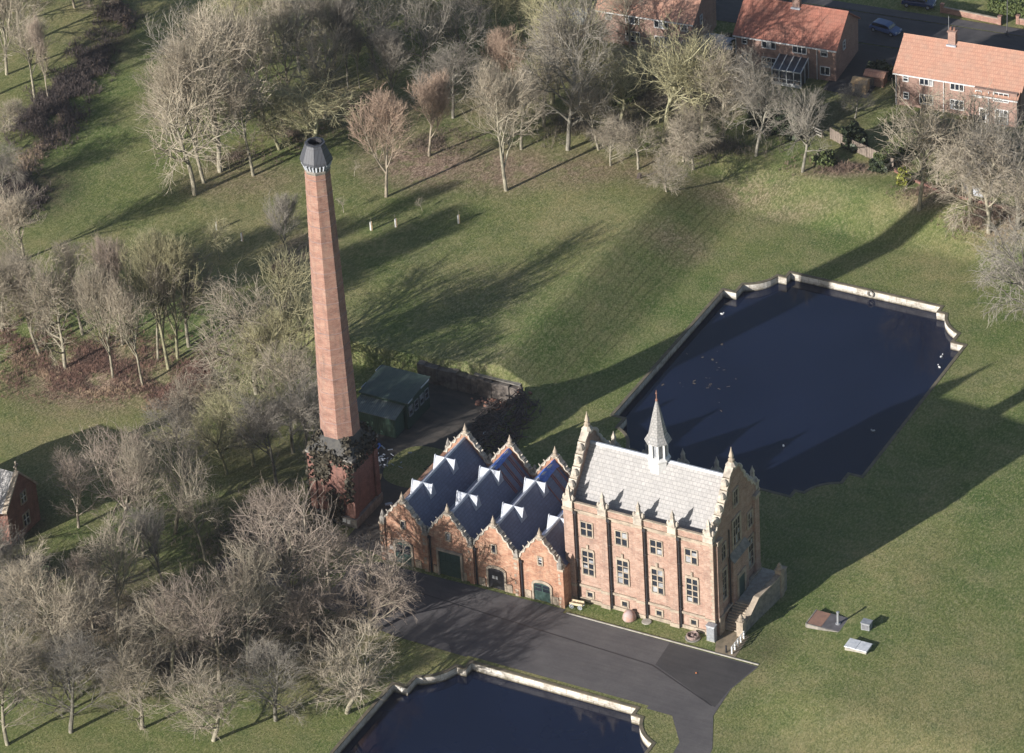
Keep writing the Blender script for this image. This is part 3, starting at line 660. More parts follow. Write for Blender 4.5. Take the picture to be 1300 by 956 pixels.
for i in range(4):
    cx = bpx(i) + hp_; op = [1.1, 1.5, 1.1, 1.1][i]
    for (a, b_) in ((cx - hp_ + .78, cx - op - .2), (cx + op + .2, cx + hp_ - .78)):
        if b_ > a: sb.box(a, b_, by0 - .1, by0 - .004, 0, .9); sb.box(a, b_, by0 - .14, by0 - .004, .9, 1.08)
sb.build('stone_band', STONE, B, bevel=.02)
def coping(cx, ya, yb, m=STONEP):
    c = MB(); pts = [(cx + a, z) for (a, z) in gfull[1:-1]]
    for i in range(len(pts) - 1):
        (a, za), (b_, zb) = pts[i], pts[i + 1]; d = Vector((b_ - a, zb - za)); n_ = Vector((d.y, -d.x)).normalized() * .17
        if n_.y < 0 or abs(n_.y) < 1e-6: n_ = n_ if n_.x * (a - cx) > 0 else -n_
        c.ext([(a, za + .004), (b_, zb + .004), (b_ + n_.x, zb + n_.y), (a + n_.x, za + n_.y)], 'Y', ya + (i % 2) * .02, yb - (i % 2) * .02)
    ym = (ya + yb) / 2
    for (a, z) in ((hp_ - .5, 5.55), (hp_ - 1.05, 6.35), (hp_ - 1.7, 7.1)):
        for s in (-1, 1): c.tube((cx + s * a, ym, z), (cx + s * (a + .38), ym, z + .42), .14, .05); c.lathe(cx + s * a, ym, [(.22, z - .2), (.22, z + .1), (.05, z + .3)], 6)
    c.build('gable_coping', m, B)
    f = MB(); f.lathe(cx, ym, [(.42, 8.25), (.45, 8.5), (.25, 8.65), (.16, 8.8), (.28, 8.95), (.07, 9.5), (.02, 9.75)], 8); f.build('finial', STONE, B)
for i in range(4):
    cx = bpx(i) + hp_
    coping(cx, by0 - .1, by0 + .6); coping(cx, by1 - .6, by1 + .1)
for i in range(5):
    for yy in (by0 - .03, by1 + .03):
        c = bpx(i) + (.35 if i == 0 else -.35 if i == 4 else 0)
        mb = MB(); mb.lathe(c, yy, [(.36, 5.25), (.36, 5.6), (.2, 5.75), (.26, 5.95), (.1, 6.2)] if 0 < i < 4 else [(.4, 5.25), (.42, 5.8), (.22, 6.0), (.27, 6.2), (.03, 6.9)], 4 if 0 < i < 4 else 8, R(45)); mb.build('pinnacle', STONEG, B)
# roofs with little cross gablets
def rz(dx): return BZ_R - (BZ_R - BZ_V) * abs(dx) / hp_
for i in range(4):
    cx = bpx(i) + hp_; rf = MB()
    for s in (-1, 1): rf.slab([(cx, by0 + .45, BZ_R), (cx, by1 - .45, BZ_R), (cx + s * (hp_ - .02), by1 - .45, rz(hp_ - .02)), (cx + s * (hp_ - .02), by0 + .45, rz(hp_ - .02))], .12)
    r_ = rf.build('roof', SLATE, B)
    mb = MB(); mb.ext([(cx - .2, BZ_R - .08), (cx + .2, BZ_R - .08), (cx + .07, BZ_R + .1), (cx - .07, BZ_R + .1)], 'Y', by0 + .46, by1 - .46); mb.build('ridge_cap', LEAD, r_)
    for yv in (-2.7, 2.6):
        hw_, hl = 1.0, 1.32; zt = BZ_R + .12; drop = 1.5; hl = 1.2
        mb = MB()
        for s in (-1, 1):
            for q in (-1, 1):   # q = front / back slope, s = left / right half
                foot = 1.32; zf_ = rz(foot) + .02
                mb.slab([(cx, yv, zt), (cx + s * hl, yv, zt), (cx + s * hl, yv + q * .72, zf_ - .1)], .06) 
        rv = mb.build('ridge_gablet', GABL, r_)
        mb = MB()
        for s in (-1, 1):
            mb = MB(); mb.ext([(yv - .66, rz(hl) - .1), (yv + .66, rz(hl) - .1), (yv + .08, zt + .1), (yv - .08, zt + .1)], 'X', cx + s * hl - .05 + s * .07, cx + s * hl + .05 + s * .07); mb.build('bargeboard', LEAD, rv)
for i in range(1, 4):
    mb = MB(); c = bpx(i); mb.box(c - .28, c + .28, by0 + .6, by1 - .6, BZ_V - .1, BZ_V + .06); mb.build('valley_gutter', LEAD if i < 3 else SLAB, B)
# doors and windows of the boiler house
def arched(par, cx, w_, h_, name, m, glz=None, z0_=0.05, arch=.35):
    pts = [(cx - w_ / 2, z0_), (cx + w_ / 2, z0_), (cx + w_ / 2, h_ - arch)] + [(cx + w_ / 2 * math.cos(a), h_ - arch + arch * math.sin(a)) for a in [math.pi * k / 8 for k in range(1, 8)]] + [(cx - w_ / 2, h_ - arch)]
    d = MB(); d.ext(pts, 'Y', by0 - .05, by0 - .004); D = d.build(name, m, par)
    s = MB(); u = .24; out = [(cx - w_ / 2 - u, z0_), (cx - w_ / 2 - u, h_ - arch + .1)] + [(cx + (w_ / 2 + u) * math.cos(a), h_ - arch + .1 + (arch + u) * math.sin(a)) for a in [math.pi * (8 - k) / 8 for k in range(1, 8)]] + [(cx + w_ / 2 + u, h_ - arch + .1), (cx + w_ / 2 + u, z0_)]
    inn = [(cx - w_ / 2, z0_)] + [(cx - w_ / 2, h_ - arch)] + [(cx + w_ / 2 * math.cos(a), h_ - arch + arch * math.sin(a)) for a in [math.pi * (8 - k) / 8 for k in range(1, 8)]] + [(cx + w_ / 2, h_ - arch), (cx + w_ / 2, z0_)]
    for k in range(len(out) - 1): s.ext([out[k], out[k + 1], inn[k + 1], inn[k]], 'Y', by0 - .16, by0 - .005)
    s.build(name + '_surround', STONE, par)
    return D
D1 = arched(B, bpx(0) + hp_ - .15, 2.0, 3.0, 'door', GREEN); mb = MB()
for (a, b_, c, d) in ((-.85, -.08, 1.5, 2.6), (.08, .85, 1.5, 2.6)): mb.box(bpx(0) + hp_ - .15 + a, bpx(0) + hp_ - .15 + b_, by0 - .075, by0 - .052, c, d)
mb.build('pane', GLASSD, D1)
cx = bpx(1) + hp_ + .1; mb = MB(); mb.box(cx - 1.4, cx + 1.4, by0 - .05, by0 - .004, .05, 3.35); D2 = mb.build('door', GREEN, B)
mb = MB(); mb.box(cx - 1.62, cx - 1.41, by0 - .3, by0 - .005, 0, 3.6); mb.box(cx + 1.41, cx + 1.62, by0 - .3, by0 - .005, 0, 3.6); mb.box(cx - 1.41, cx + 1.41, by0 - .3, by0 - .005, 3.36, 3.6); mb.build('door_surround', STONE, B)
mb = MB()
for k in range(4): mb.box(cx - 1.35 + k * .7, cx - 1.3 + k * .7, by0 - .08, by0 - .053, .1, 3.3)
mb.box(cx - 1.35, cx + 1.35, by0 - .085, by0 - .053, 1.9, 2.0); mb.build('rib', GREEN, D2)
D3 = arched(B, bpx(2) + hp_ + .15, 2.0, 2.85, 'door', BLACK); cx = bpx(2) + hp_ + .15
mb = MB(); mb.box(cx - .55, cx - .27, by0 - .07, by0 - .052, 1.35, 1.75); mb.box(cx - .12, cx + .14, by0 - .07, by0 - .052, 1.35, 1.75); mb.build('notice', WHITE, D3)
D4 = arched(B, bpx(3) + hp_ + .1, 2.05, 2.5, 'door', GREEN); cx = bpx(3) + hp_ + .1; mb = MB()
for (a, b_) in ((-.9, -.07), (.07, .9)): mb.box(cx + a, cx + b_, by0 - .075, by0 - .052, 1.35, 1.75); mb.box(cx + a, cx + b_, by0 - .075, by0 - .052, 1.85, 2.2)
mb.build('pane', GLASSD, D4)
for i in range(4):
    cx = bpx(i) + hp_; window(B, cx + .05, 5.0, .42, .95, by0, -1, 1, 1 if i < 3 else 3, surround=.14, bar=.05)
    window(B, cx, 4.4, .5, 1.2, by1, 1, 1, 2, surround=.14, bar=.05)
    if i: 
        d = MB(); dx = bpx(i) + .55; d.tube((dx, by0 - .14, 0), (dx, by0 - .14, 4.75), .1); d.box(dx - .16, dx + .16, by0 - .3, by0 - .148, 4.7, 5.0); d.build('drainpipe', BLACK, B)
mb = MB(); mb.box(bpx(0) + .95, bpx(0) + 1.45, by0 - .06, by0 - .004, 1.6, 2.1); mb.build('notice', WHITE, B)
# roof works: tarpaulins and open battens
def on_roof(i, yA, yB, dxA, dxB, lift, th, name, m, par=None, n=6, wob=0.0):
    cx = bpx(i) + hp_ - 11.9; mb = MB(); rr = random.Random(i * 7 + int(yA * 10)); n = max(2, n)
    pts = [[None] * (n + 1) for _ in range(7)]
    for a in range(7):
        dx = dxA + (dxB - dxA) * a / 6
        for k in range(n + 1):
            y = yA + (yB - yA) * k / n; pts[a][k] = (cx + dx + rr.uniform(-wob, wob), 7.6 + y + rr.uniform(-wob, wob), rz(dx) + lift + abs(rr.uniform(0, wob)) * .6)
    for a in range(6):
        for k in range(n): mb.quad(pts[a][k], pts[a + 1][k], pts[a + 1][k + 1], pts[a][k + 1])
    o = mb.build(name, m, par); sf = o.modifiers.new('thickness', 'SOLIDIFY'); sf.thickness = th; return o
tag(on_roof(1, 3.2, 7.1, -.28, .45, .16, .03, 'tarpaulin', TARP, wob=.05), 'blue tarpaulin strip over the back ridge of the second roof from the left', 'tarpaulin', 'blue tarpaulins on the roofs')
tag(on_roof(2, 3.3, 7.1, -.3, .65, .16, .03, 'tarpaulin', TARP, wob=.12), 'crumpled blue tarpaulin on the back ridge of the third roof from the left', 'tarpaulin', 'blue tarpaulins on the roofs')
tag(on_roof(3, -1.3, 1.6, -.35, .9, .17, .03, 'tarpaulin', TARP, wob=.12), 'blue tarpaulin on the short fourth roof against the engine house wall', 'tarpaulin', 'blue tarpaulins on the roofs')
for (i, ys_) in ((1, [3.45, 3.75, 4.75, 5.05, 6.0, 6.3, 6.95]), (2, [3.6, 5.1, 5.4, 6.6])):
    for yv in ys_:
        cx = bpx(i) + hp_; mb = MB(); s = 1
        mb.slab([(cx + s * .3, yv, rz(.3) + .09), (cx + s * .3, yv + .11, rz(.3) + .09), (cx + s * 2.7, yv + .11, rz(2.7) + .09), (cx + s * 2.7, yv, rz(2.7) + .09)], .07)
        mb.build('batten', BATTEN, B)
# pale left slope seen by the second ridge
# ================================================================== chimney
CX, CY = -32.0, 6.85
K = empty('factory_chimney', (CX, CY, 0), 0, 'very tall tapering octagonal brick chimney on a square panelled base', 'chimney')
mb = MB(); mb.box(-2.65, 2.65, -2.65, 2.65, 0, 8.9)
for s in (-1, 1):
    for q in (-2.5, 2.5):
        w_ = .42
        a, b_ = sorted((s * 2.653, s * 2.9)); mb.box(q - w_, q + w_, a, b_, 0, 8.4); mb.box(a, b_, q - w_, q + w_, 0, 8.4)
    a, b_ = sorted((s * 2.654, s * 2.92)); mb.box(-2.92, 2.92, a, b_, 7.9, 8.9); mb.box(a, b_, -2.65, 2.65, 7.9, 8.9)
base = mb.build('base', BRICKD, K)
mb = MB()
for s in (-1, 1):
    a, b_ = sorted((s * 2.655, s * 3.05)); mb.box(-3.05, 3.05, a, b_, 0, 1.2); mb.box(a, b_, -2.65, 2.65, 0, 1.2)
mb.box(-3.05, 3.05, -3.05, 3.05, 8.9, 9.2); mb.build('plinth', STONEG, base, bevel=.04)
mb = MB(); n = 0
sq = [(3.0 * sx, 3.0 * sy) for (sx, sy) in ((1, .42), (.42, 1), (-.42, 1), (-1, .42), (-1, -.42), (-.42, -1), (.42, -1), (1, -.42))]
sq = [(2.95, 2.95 * .9), (2.95 * .9, 2.95), (-2.95 * .9, 2.95), (-2.95, 2.95 * .9), (-2.95, -2.95 * .9), (-2.95 * .9, -2.95), (2.95 * .9, -2.95), (2.95, -2.95 * .9)]
oc = [(2.2 * math.cos(R(22.5 + 45 * i)), 2.2 * math.sin(R(22.5 + 45 * i))) for i in range(8)]
for i in range(8): j = (i + 1) % 8; mb.quad((*sq[i], 9.2), (*sq[j], 9.2), (*oc[j], 11.2), (*oc[i], 11.2))
mb.build('sloped_shoulder', simple('mossy_slab', (.085, .08, .07), (.04, .04, .04), 1.5), base)
def shr(z): return 2.27 + (1.40 - 2.27) * (z - 11.2) / (44.9 - 11.2)
mb = MB(); mb.lathe(0, 0, [(shr(10.8), 10.8), (shr(44.9), 44.9)], 8, R(22.5)); sh = mb.build('shaft', BRICKR, K)
zb_ = 13.0; BI = simple('band_iron', (0.34, 0.22, 0.19), (0.19, 0.14, 0.13), 1.2)
while zb_ < 44.5: mb = MB(); mb.lathe(0, 0, [(shr(zb_), zb_ - .02), (shr(zb_) + .04, zb_), (shr(zb_) + .04, zb_ + .09), (shr(zb_), zb_ + .11)], 8, R(22.5)); zb_ += 1.95; mb.build('iron_band', BI, sh)
mb = MB(); mb.lathe(0, 0, [(1.38, 44.85), (1.5, 45.15), (1.5, 45.3), (1.36, 45.4), (1.36, 45.9), (1.6, 46.08)], 8, R(22.5)); mb.build('cornice', STONEG, sh)
mb = MB()
for i in range(8):
    a0 = R(22.5 + 45 * i); a1 = R(22.5 + 45 * (i + 1))
    for k in range(3):
        f = (k + .5) / 3; p = Vector((math.cos(a0), math.sin(a0))) * (1 - f) + Vector((math.cos(a1), math.sin(a1))) * f; p1 = p * 1.42; p2 = p * 1.66
        mb.tube((p1.x, p1.y, 45.4), (p2.x, p2.y, 46.05), .11, .13, 4)
mb.build('corbel', LEAD, sh)
mb = MB(); a8 = R(22.5)
mb.lathe(0, 0, [(1.6, 46.09), (1.82, 46.2), (1.8, 46.5), (1.1, 48.25), (1.14, 48.4), (.9, 48.4), (.88, 47.2)], 8, a8); mb.build('cap', CAPM, K)
mb = MB(); mb.lathe(0, 0, [(.86, 47.1), (.86, 48.46), (.78, 48.46), (.76, 47.3)], 8, a8); mb.build('flue', BLACK, K)
# ivy clumps on the base
nv = []; nf = []
iv = random.Random(3)
pts = []
for _ in range(5200):
    side = iv.choice([0, 0, 0, 1, 2, 2, 3])
    if side == 2:
        a = iv.uniform(0, 2 * math.pi); q = iv.uniform(2.0, 3.3); x = max(-3.2, min(3.2, q * math.cos(a) * 1.2)); y = max(-3.2, min(3.2, q * math.sin(a) * 1.2)); z = 9.0 + max(0, 3.0 - max(abs(x), abs(y))) * 1.8 + iv.uniform(-.2, .45)
        if iv.random() > .35 + .5 * (math.sin(x * 2.1 + 1) * math.cos(y * 1.7) > -.2): continue
    elif side == 0:
        x = iv.uniform(-3, 3); z = iv.uniform(0, 9.3); y = -2.95 - abs(iv.gauss(0, .12))
        if math.sin(x * 1.7 + z * .5) + math.sin(z * .9 - x) + (9 - z) * -.12 + (.9 if z < 1.5 else 0) < iv.uniform(-.9, 1.2): continue
    else:
        x = (-2.95 - abs(iv.gauss(0, .15))) if side == 1 else 2.95 + abs(iv.gauss(0, .05)); y = iv.uniform(-3, 3); z = iv.uniform(0, 9.2)
        if side == 3 and z < 7.5: continue
    pts.append((x, y, z))
for (x, y, z) in pts:
    n = len(nv); s = iv.uniform(.10, .24); d = Vector((iv.gauss(0, 1), iv.gauss(0, 1), iv.gauss(0, 1))).normalized(); u = d.orthogonal().normalized() * s; v = d.cross(u).normalized() * s
    c = Vector((x, y, z)); nv += [tuple(c - u - v), tuple(c + u - v), tuple(c + u + v), tuple(c - u + v)]; nf.append((n, n + 1, n + 2, n + 3))
mb = MB(); mb.v = nv; mb.f = nf; i_ = mb.build('ivy', IVY); i_.location = (CX, CY, 0); tag(i_, 'dark ivy clinging to the square base of the chimney', 'ivy')
mb = MB(); mb.box(1.2, 1.65, -3.12, -3.06, .5, 1.0); mb.box(1.8, 2.2, -3.12, -3.06, .45, .95); mb.build('notice', WHITE, K)

# ================================================================== brick houses
def house(loc, az, Ln, D, ze, zr, wins, label, tile, chim=None, doors=(), steps=None, gable_win=True, pipes=(), name='brick_house'):
    H = empty(name, loc, az, label, 'house', 'brick houses by the park')
    wl = MB(); gx = Ln
    for xa, xb in ((0, .3), (Ln - .3, Ln)): wl.ext([(0, 0), (D, 0), (D, ze), (D / 2, zr - .15), (0, ze)], 'X', xa, xb)
    wl.box(.303, Ln - .303, .002, D - .002, 0, ze - .002)
    if steps: wl.box(steps[0], steps[1], -steps[2], .0, 0, ze - .25)
    W = wl.build('wall', BRICKH, H)
    r = MB(); ov = .35; sl = (zr - ze) / (D / 2)
    for s in (0, 1):
        ye = -ov if s == 0 else D + ov; zz = ze - ov * sl
        r.slab([(-.25, D / 2, zr), (Ln + .25, D / 2, zr), (Ln + .25, ye, zz), (-.25, ye, zz)], .14)
    if steps: r.slab([(steps[0] - .1, -ov + .05, ze - ov * sl + .06), (steps[1] + .25, -ov + .05, ze - ov * sl + .06), (steps[1] + .25, -ov - steps[2], ze - (ov + steps[2]) * sl + .03), (steps[0] - .1, -ov - steps[2], ze - (ov + steps[2]) * sl + .03)], .12)
    RF = r.build('roof', tile, H)
    rc = MB(); rc.ext([(D / 2 - .18, zr - .06), (D / 2 + .18, zr - .06), (D / 2, zr + .12)], 'X', -.27, Ln + .27); rc.build('ridge_tile', tile, RF)
    if chim is not None:
        c = MB(); c.box(chim - .5, chim + .5, D / 2 - .45, D / 2 + .35, zr - .8, zr + 1.5); c.box(chim - .6, chim + .6, D / 2 - .55, D / 2 + .45, zr + 1.5, zr + 1.65)
        CS = c.build('chimney_stack', BRICKH, RF)
        for q in (-.25, .25): p = MB(); p.lathe(chim + q, D / 2 - .05, [(.15, zr + 1.65), (.13, zr + 2.1)], 8); p.build('chimney_pot', RUST, RF)
        f = MB(); f.box(chim - .65, chim + .65, D / 2 - .75, D / 2 - .47, zr - .45, zr - .25); f.build('flashing', LEAD, RF)
        an = MB(); an.tube((chim - .55, D / 2, zr + 1.2), (chim - .55, D / 2, zr + 3.6), .03); an.build('aerial_mast', GREYM, RF)
    g = MB()
    st_ = steps or (Ln + 9, Ln + 10, 0)
    g.box(-.2, min(Ln + .2, st_[0] - .12), -ov - .1, -ov + .02, ze - ov * sl - .22, ze - ov * sl - .06)
    if steps: g.box(steps[0] - .05, steps[1] + .2, -ov - steps[2] - .1, -ov - steps[2] + .02, ze - (ov + steps[2]) * sl - .24, ze - (ov + steps[2]) * sl - .08)
    g.box(-.2, Ln + .2, D + ov - .02, D + ov + .1, ze - ov * sl - .22, ze - ov * sl - .06); g.build_each('gutter', WHITE, H)
    for (x, z, w_, h_, c) in wins:
        yf = -steps[2] if steps and steps[0] < x < steps[1] else 0
        window(H, x, z, w_, h_, yf, -1, c, 2 if h_ > 1.3 or w_ < 1 else 1, fr=WHITE, surround=.09, bar=.08)
    for (x, w_) in doors:
        yf = -steps[2] if steps and steps[0] < x < steps[1] else 0
        d = MB(); d.box(x - w_ / 2, x + w_ / 2, yf - .08, yf - .004, 0.1, 2.15); DD = d.build('door', WHITE, H); p = MB()
        p.box(x - w_ / 2 + .15, x + w_ / 2 - .15, yf - .1, yf - .082, .35, 1.95); p.build('pane', GLASSD, DD)
    for x in pipes: p = MB(); yf = -steps[2] if steps and steps[0] < x < steps[1] else 0; p.tube((x, yf - .1, 0), (x, yf - .1, ze - .4), .06); p.build('drainpipe', WHITE, H)
    if gable_win:
        window(H, D * .35, ze - 1.7, .7, 1.1, Ln, 1, 1, 2, fr=WHITE, surround=.08, axis='X')
    for x in (Ln * .2, Ln * .45, Ln * .75):
        window(H, x, 3.1, 1.5, 1.1, D, 1, 3, 1, fr=WHITE, surround=.09, bar=.07); window(H, x, .9, 1.5, 1.2, D, 1, 3, 1, fr=WHITE, surround=.09, bar=.07)
    return H
h2 = house((-9.98, 112.35, 2.5), AZH, 16.9, 8.6, 5.1, 8.1,
    [(1.45, 3.75, .6, .8, 1), (4.25, 3.65, 1.7, 1.05, 3), (8.4, 3.6, 1.7, 1.05, 3), (11.6, 3.7, .7, .85, 1), (14.6, 3.55, 1.9, 1.15, 3),
     (1.5, 1.2, .6, .8, 1), (4.25, .85, 1.7, 1.25, 3), (8.4, .8, 1.7, 1.25, 3), (14.7, .3, 1.6, 1.95, 3)],
    'brick semi-detached house with faded orange roof at the right edge of the picture', TERRAP, 6.35, doors=((12.2, 1.0),), steps=(11.0, 16.7, 1.0), pipes=(6.6, .15, 12.95))
h1 = house((-33.4, 113.6, 2.5), AZH, 14.0, 8.8, 5.1, 8.2,
    [(1.3, 3.7, .6, .85, 1), (4.7, 3.55, 1.8, 1.1, 3), (9.0, 3.55, 1.8, 1.1, 3), (12.4, 3.65, .8, 1.0, 1), (1.5, 1.0, 1.1, 1.1, 2), (4.7, .7, 1.9, 1.35, 3), (12.5, .9, 1.2, 1.1, 2)],
    'brick house with dark red roof and white conservatory in the middle of the row', TERRA, 7.1, pipes=(11.4, .1))
h3 = house((-53.4, 112.9, 2.5), AZH, 13.6, 8.6, 5.1, 8.1,
    [(1.6, 3.6, .7, .9, 1), (5.0, 3.5, 1.8, 1.1, 3), (9.1, 3.5, 1.8, 1.1, 3), (12.4, 3.6, .9, 1.0, 2), (5.0, .8, 1.9, 1.4, 3), (9.1, .8, 1.8, 1.3, 3), (12.5, .9, 1.0, 1.1, 2)],
    'half-hidden brick house cut by the top edge behind lichened trees', TERRAP, 6.8)
h4 = house((-82, 117.5, 2.5), AZH, 13.6, 8.6, 5.1, 8.1, [(3, 3.5, 1.8, 1.1, 3), (8, 3.5, 1.8, 1.1, 3), (3, .8, 1.8, 1.3, 3), (8, .8, 1.8, 1.3, 3)],
    'leftmost brick house glimpsed through tree tops at the top edge', TERRAP, 6.8)
# conservatory on house 1
CV = MB(); cw, cd = 4.0, 3.0; cxx = 6.2
for x in [cxx + cw * i / 4 for i in range(5)]: CV.box(x - .06, x + .06, -cd - .06, -cd + .06, 0, 2.2); CV.slab([(x - .06, -.02, 3.0), (x + .06, -.02, 3.0), (x + .06, -cd - .15, 2.3), (x - .06, -cd - .15, 2.3)], .1)
for y in (-cd, -cd / 2, -.1):
    for x in (cxx, cxx + cw): CV.box(x - .055, x + .055, y - .05, y + .07, 0, 2.3 + (cd + y) / cd * .6)
CV.box(cxx - .08, cxx + cw + .08, -cd - .09, -cd - .061, 2.15, 2.35); CV.box(cxx - .06, cxx + cw + .06, -cd - .085, -cd - .061, 1.0, 1.1); CV.box(cxx - .07, cxx + cw + .07, -cd - .1, -cd - .061, 0, .5)
cvr = CV.build('conservatory', WHITE, h1)
g = MB(); g.slab([(cxx, -.05, 2.93), (cxx + cw, -.05, 2.93), (cxx + cw, -cd - .1, 2.23), (cxx, -cd - .1, 2.23)], .03)
g.box(cxx + .07, cxx + cw - .07, -cd + .02, -cd + .04, .05, 2.15); g.box(cxx + .02, cxx + .04, -cd + .06, -.1, .05, 2.2); g.box(cxx + cw - .04, cxx + cw - .02, -cd + .06, -.1, .05, 2.2)
g.build('glass', GLASSC, cvr)

# left cottage
H = empty('gabled_cottage', (-63.4, -12.2, 0), 0, 'brick cottage with pale tiled roof and a stone cross at the left edge', 'house')
wl = MB()
for xa, xb in ((-14, -13.6), (-.4, 0)): wl.ext([(-3.0, 0), (3.0, 0), (3.0, 5.0), (0, 8.35), (-3.0, 5.0)], 'X', xa, xb)
wl.box(-13.6, -.4, -2.99, 2.99, 0, 5.0); wl.build('wall', BRICKD, H)  # dark brick also puts the shade on the cottage front into its colour
r = MB()
for s in (-1, 1): r.slab([(-14, 0, 8.3), (-.4, 0, 8.3), (-.4, s * 3.3, 4.65), (-14, s * 3.3, 4.65)], .14)
# front cross wing roof
r.slab([(-6.5, -3.3, 8.0), (-6.5, 0, 8.28), (-3.4, -.5, 5.2), (-3.4, -6.5, 5.0), (-6.5, -6.5, 8.0)], .1) if False else None
RF = r.build('roof', TILE, H)
w2 = MB(); w2.box(-10.5, -4.5, -7.0, -3.0, 0, 4.6); w2.ext([(-10.5, 4.6), (-4.5, 4.6), (-7.5, 7.7)], 'Y', -7.0, -3.0); w2.build('front_wing', BRICKD, H)
r2 = MB()
for s in (-1, 1): r2.slab([(-7.5, -7.2, 7.85), (-7.5, .0, 7.85), (-7.5 + s * 3.3, .0 if False else -1.0, 4.45), (-7.5 + s * 3.3, -7.2, 4.45)], .12)
r2.build('wing_roof', SLATE, H)
c = MB()
for s in (-1, 1): c.ext([(0, 8.36), (0, 8.66), (s * 3.25, 5.0), (s * 3.25, 4.7), (s * 3.0, 4.95)], 'X', -.5, .12)
cp = c.build('gable_coping', STONE, H)
c = MB(); c.box(-9.6, -8.4, -.6, .6, 7.2, 11.0); c.build('chimney_stack', BRICKD, H)  # unseen stack beyond the frame, added to widen the cottage's shadow
c = MB(); c.box(-.25, -.1, -.08, .08, 8.5, 9.9); c.box(-.25, -.1, -.4, .4, 9.2, 9.4); c.build('cross_finial', STONE, H)
window(H, .3, 4.2, .9, 1.3, 0, 1, 2, 2, fr=STONE, axis='X', surround=.15); window(H, .3, 1.1, 1.1, 1.5, 0, 1, 2, 2, fr=STONE, axis='X', surround=.15)
window(H, -2.2, 2.8, .9, 1.2, -2.99, -1, 2, 2, fr=STONE)

# ================================================================== sheds and yard
D_ = empty('green_shed', (-36.5, 26.5, 0), 0, 'large dark green sheet-metal shed with windows along its right side', 'shed')
mb = MB(); mb.box(-3.1, 3.1, -2.6, 2.6, 0, 3.6); mb.ext([(-2.6, 3.6), (2.6, 3.6), (2.6, 4.0), (-2.6, 3.603)], 'X', -3.1, 3.1); mb.build('wall', SHEDW, D_)
mb = MB(); mb.slab([(-3.3, -2.8, 3.75), (3.3, -2.8, 3.75), (3.3, 2.85, 4.2), (-3.3, 2.85, 4.2)], .1); mb.build('roof', SHEDR, D_)
mb = MB(); mb.box(3.32, 3.37, 0.4, 2.4, 3.98, 4.16); mb.box(3.32, 3.37, -2.7, -1.7, 3.72, 3.9); mb.box(-3.37, -3.32, 1.5, 2.6, 4.05, 4.2); mb.box(-3.37, -3.32, -2.0, -.9, 3.8, 3.95); mb.build_each('flashing', LEAD, D_)
for y in (-1.9, -.6, .7, 1.9): window(D_, y, 1.7, .75, 1.2, 3.1, 1, 1, 2, fr=GREYM, axis='X', surround=.07, bar=.05, bm=GREYM)
D_ = empty('lean_to_shed', (-36.7, 22.8, 0), 0, 'lower green shed with pale sloping sheet roof in front of the larger one', 'shed')
mb = MB(); mb.box(-2.8, 2.8, -1.15, 1.0, 0, 2.7); mb.build('wall', SHEDW, D_)
mb = MB(); mb.slab([(-3.0, -1.4, 2.75), (3.0, -1.4, 2.75), (3.0, 1.1, 3.3), (-3.0, 1.1, 3.3)], .08); mb.build('roof', SHEDP, D_)
def junk(x, y, z, w_, d_, h_, rot, m, lab, cat, name, group=None, nt_=0):
    e_ = MB(); rr = random.Random(int(x * 31 + y * 17))
    if name == 'pallet':
        for k in range(5): e_.box(-w_ / 2, w_ / 2, -d_ / 2 + k * d_ / 5, -d_ / 2 + k * d_ / 5 + d_ / 8, h_ - .03, h_)
        for k in (-1, 0, 1): e_.box(k * w_ * .42 - .05, k * w_ * .42 + .05, -d_ / 2, d_ / 2, 0, h_ - .032)
    elif name == 'crate':
        e_.box(-w_ / 2, w_ / 2, -d_ / 2, d_ / 2, 0, .04)
        for s in (-1, 1): e_.box(s * w_ / 2 - .03, s * w_ / 2 + .03, -d_ / 2, d_ / 2, .04, h_); e_.box(-w_ / 2 + .03, w_ / 2 - .03, s * d_ / 2 - .03, s * d_ / 2 + .03, .04, h_)
        e_.box(-w_ / 2 + .04, w_ / 2 - .04, -d_ / 2 + .04, d_ / 2 - .04, h_ - .12, h_ - .06)
    else:
        q = [(-w_ / 2, -d_ / 2), (w_ / 2, -d_ / 2 + .06), (w_ / 2 - .05, d_ / 2), (-w_ / 2 + .04, d_ / 2 - .05)]
        e_.ext(q, 'Z', 0, h_)
    o = e_.build(name, m); o.location = (x, y, z); o.rotation_euler = (rr.uniform(-.12, .12), rr.uniform(-.12, .12), rot); tag(o, lab, cat, group); return o
for k, (x, y, rot, mt) in enumerate([(-22.6, 22.3, .2, LEAD), (-21.7, 23.4, .5, CONC), (-20.9, 24.3, -.1, LEAD), (-20.6, 22.9, .3, LEAD), (-19.9, 23.8, .1, STONEP), (-23.3, 21.2, .4, LEAD), (-23.4, 20.4, .2, LEAD), (-24.3, 25.5, .3, WHITE)]):
    junk(x, y + 1, .25, .95, .6, .18, rot, mt, 'pale slab lying on the dark rubble heap behind the boiler house', 'slab', 'stone_slab', 'pale slabs on the rubble heap')
junk(-31.9, 13.6, .05, 1.1, .9, .3, .3, WOODP, 'pale wooden pallet on the ground right of the chimney base', 'pallet', 'pallet')
junk(-28.0, 9.4, .05, .9, .5, .15, .8, LEAD, 'crumpled pale sheet on the ground between chimney and boiler house', 'sheet', 'metal_sheet')
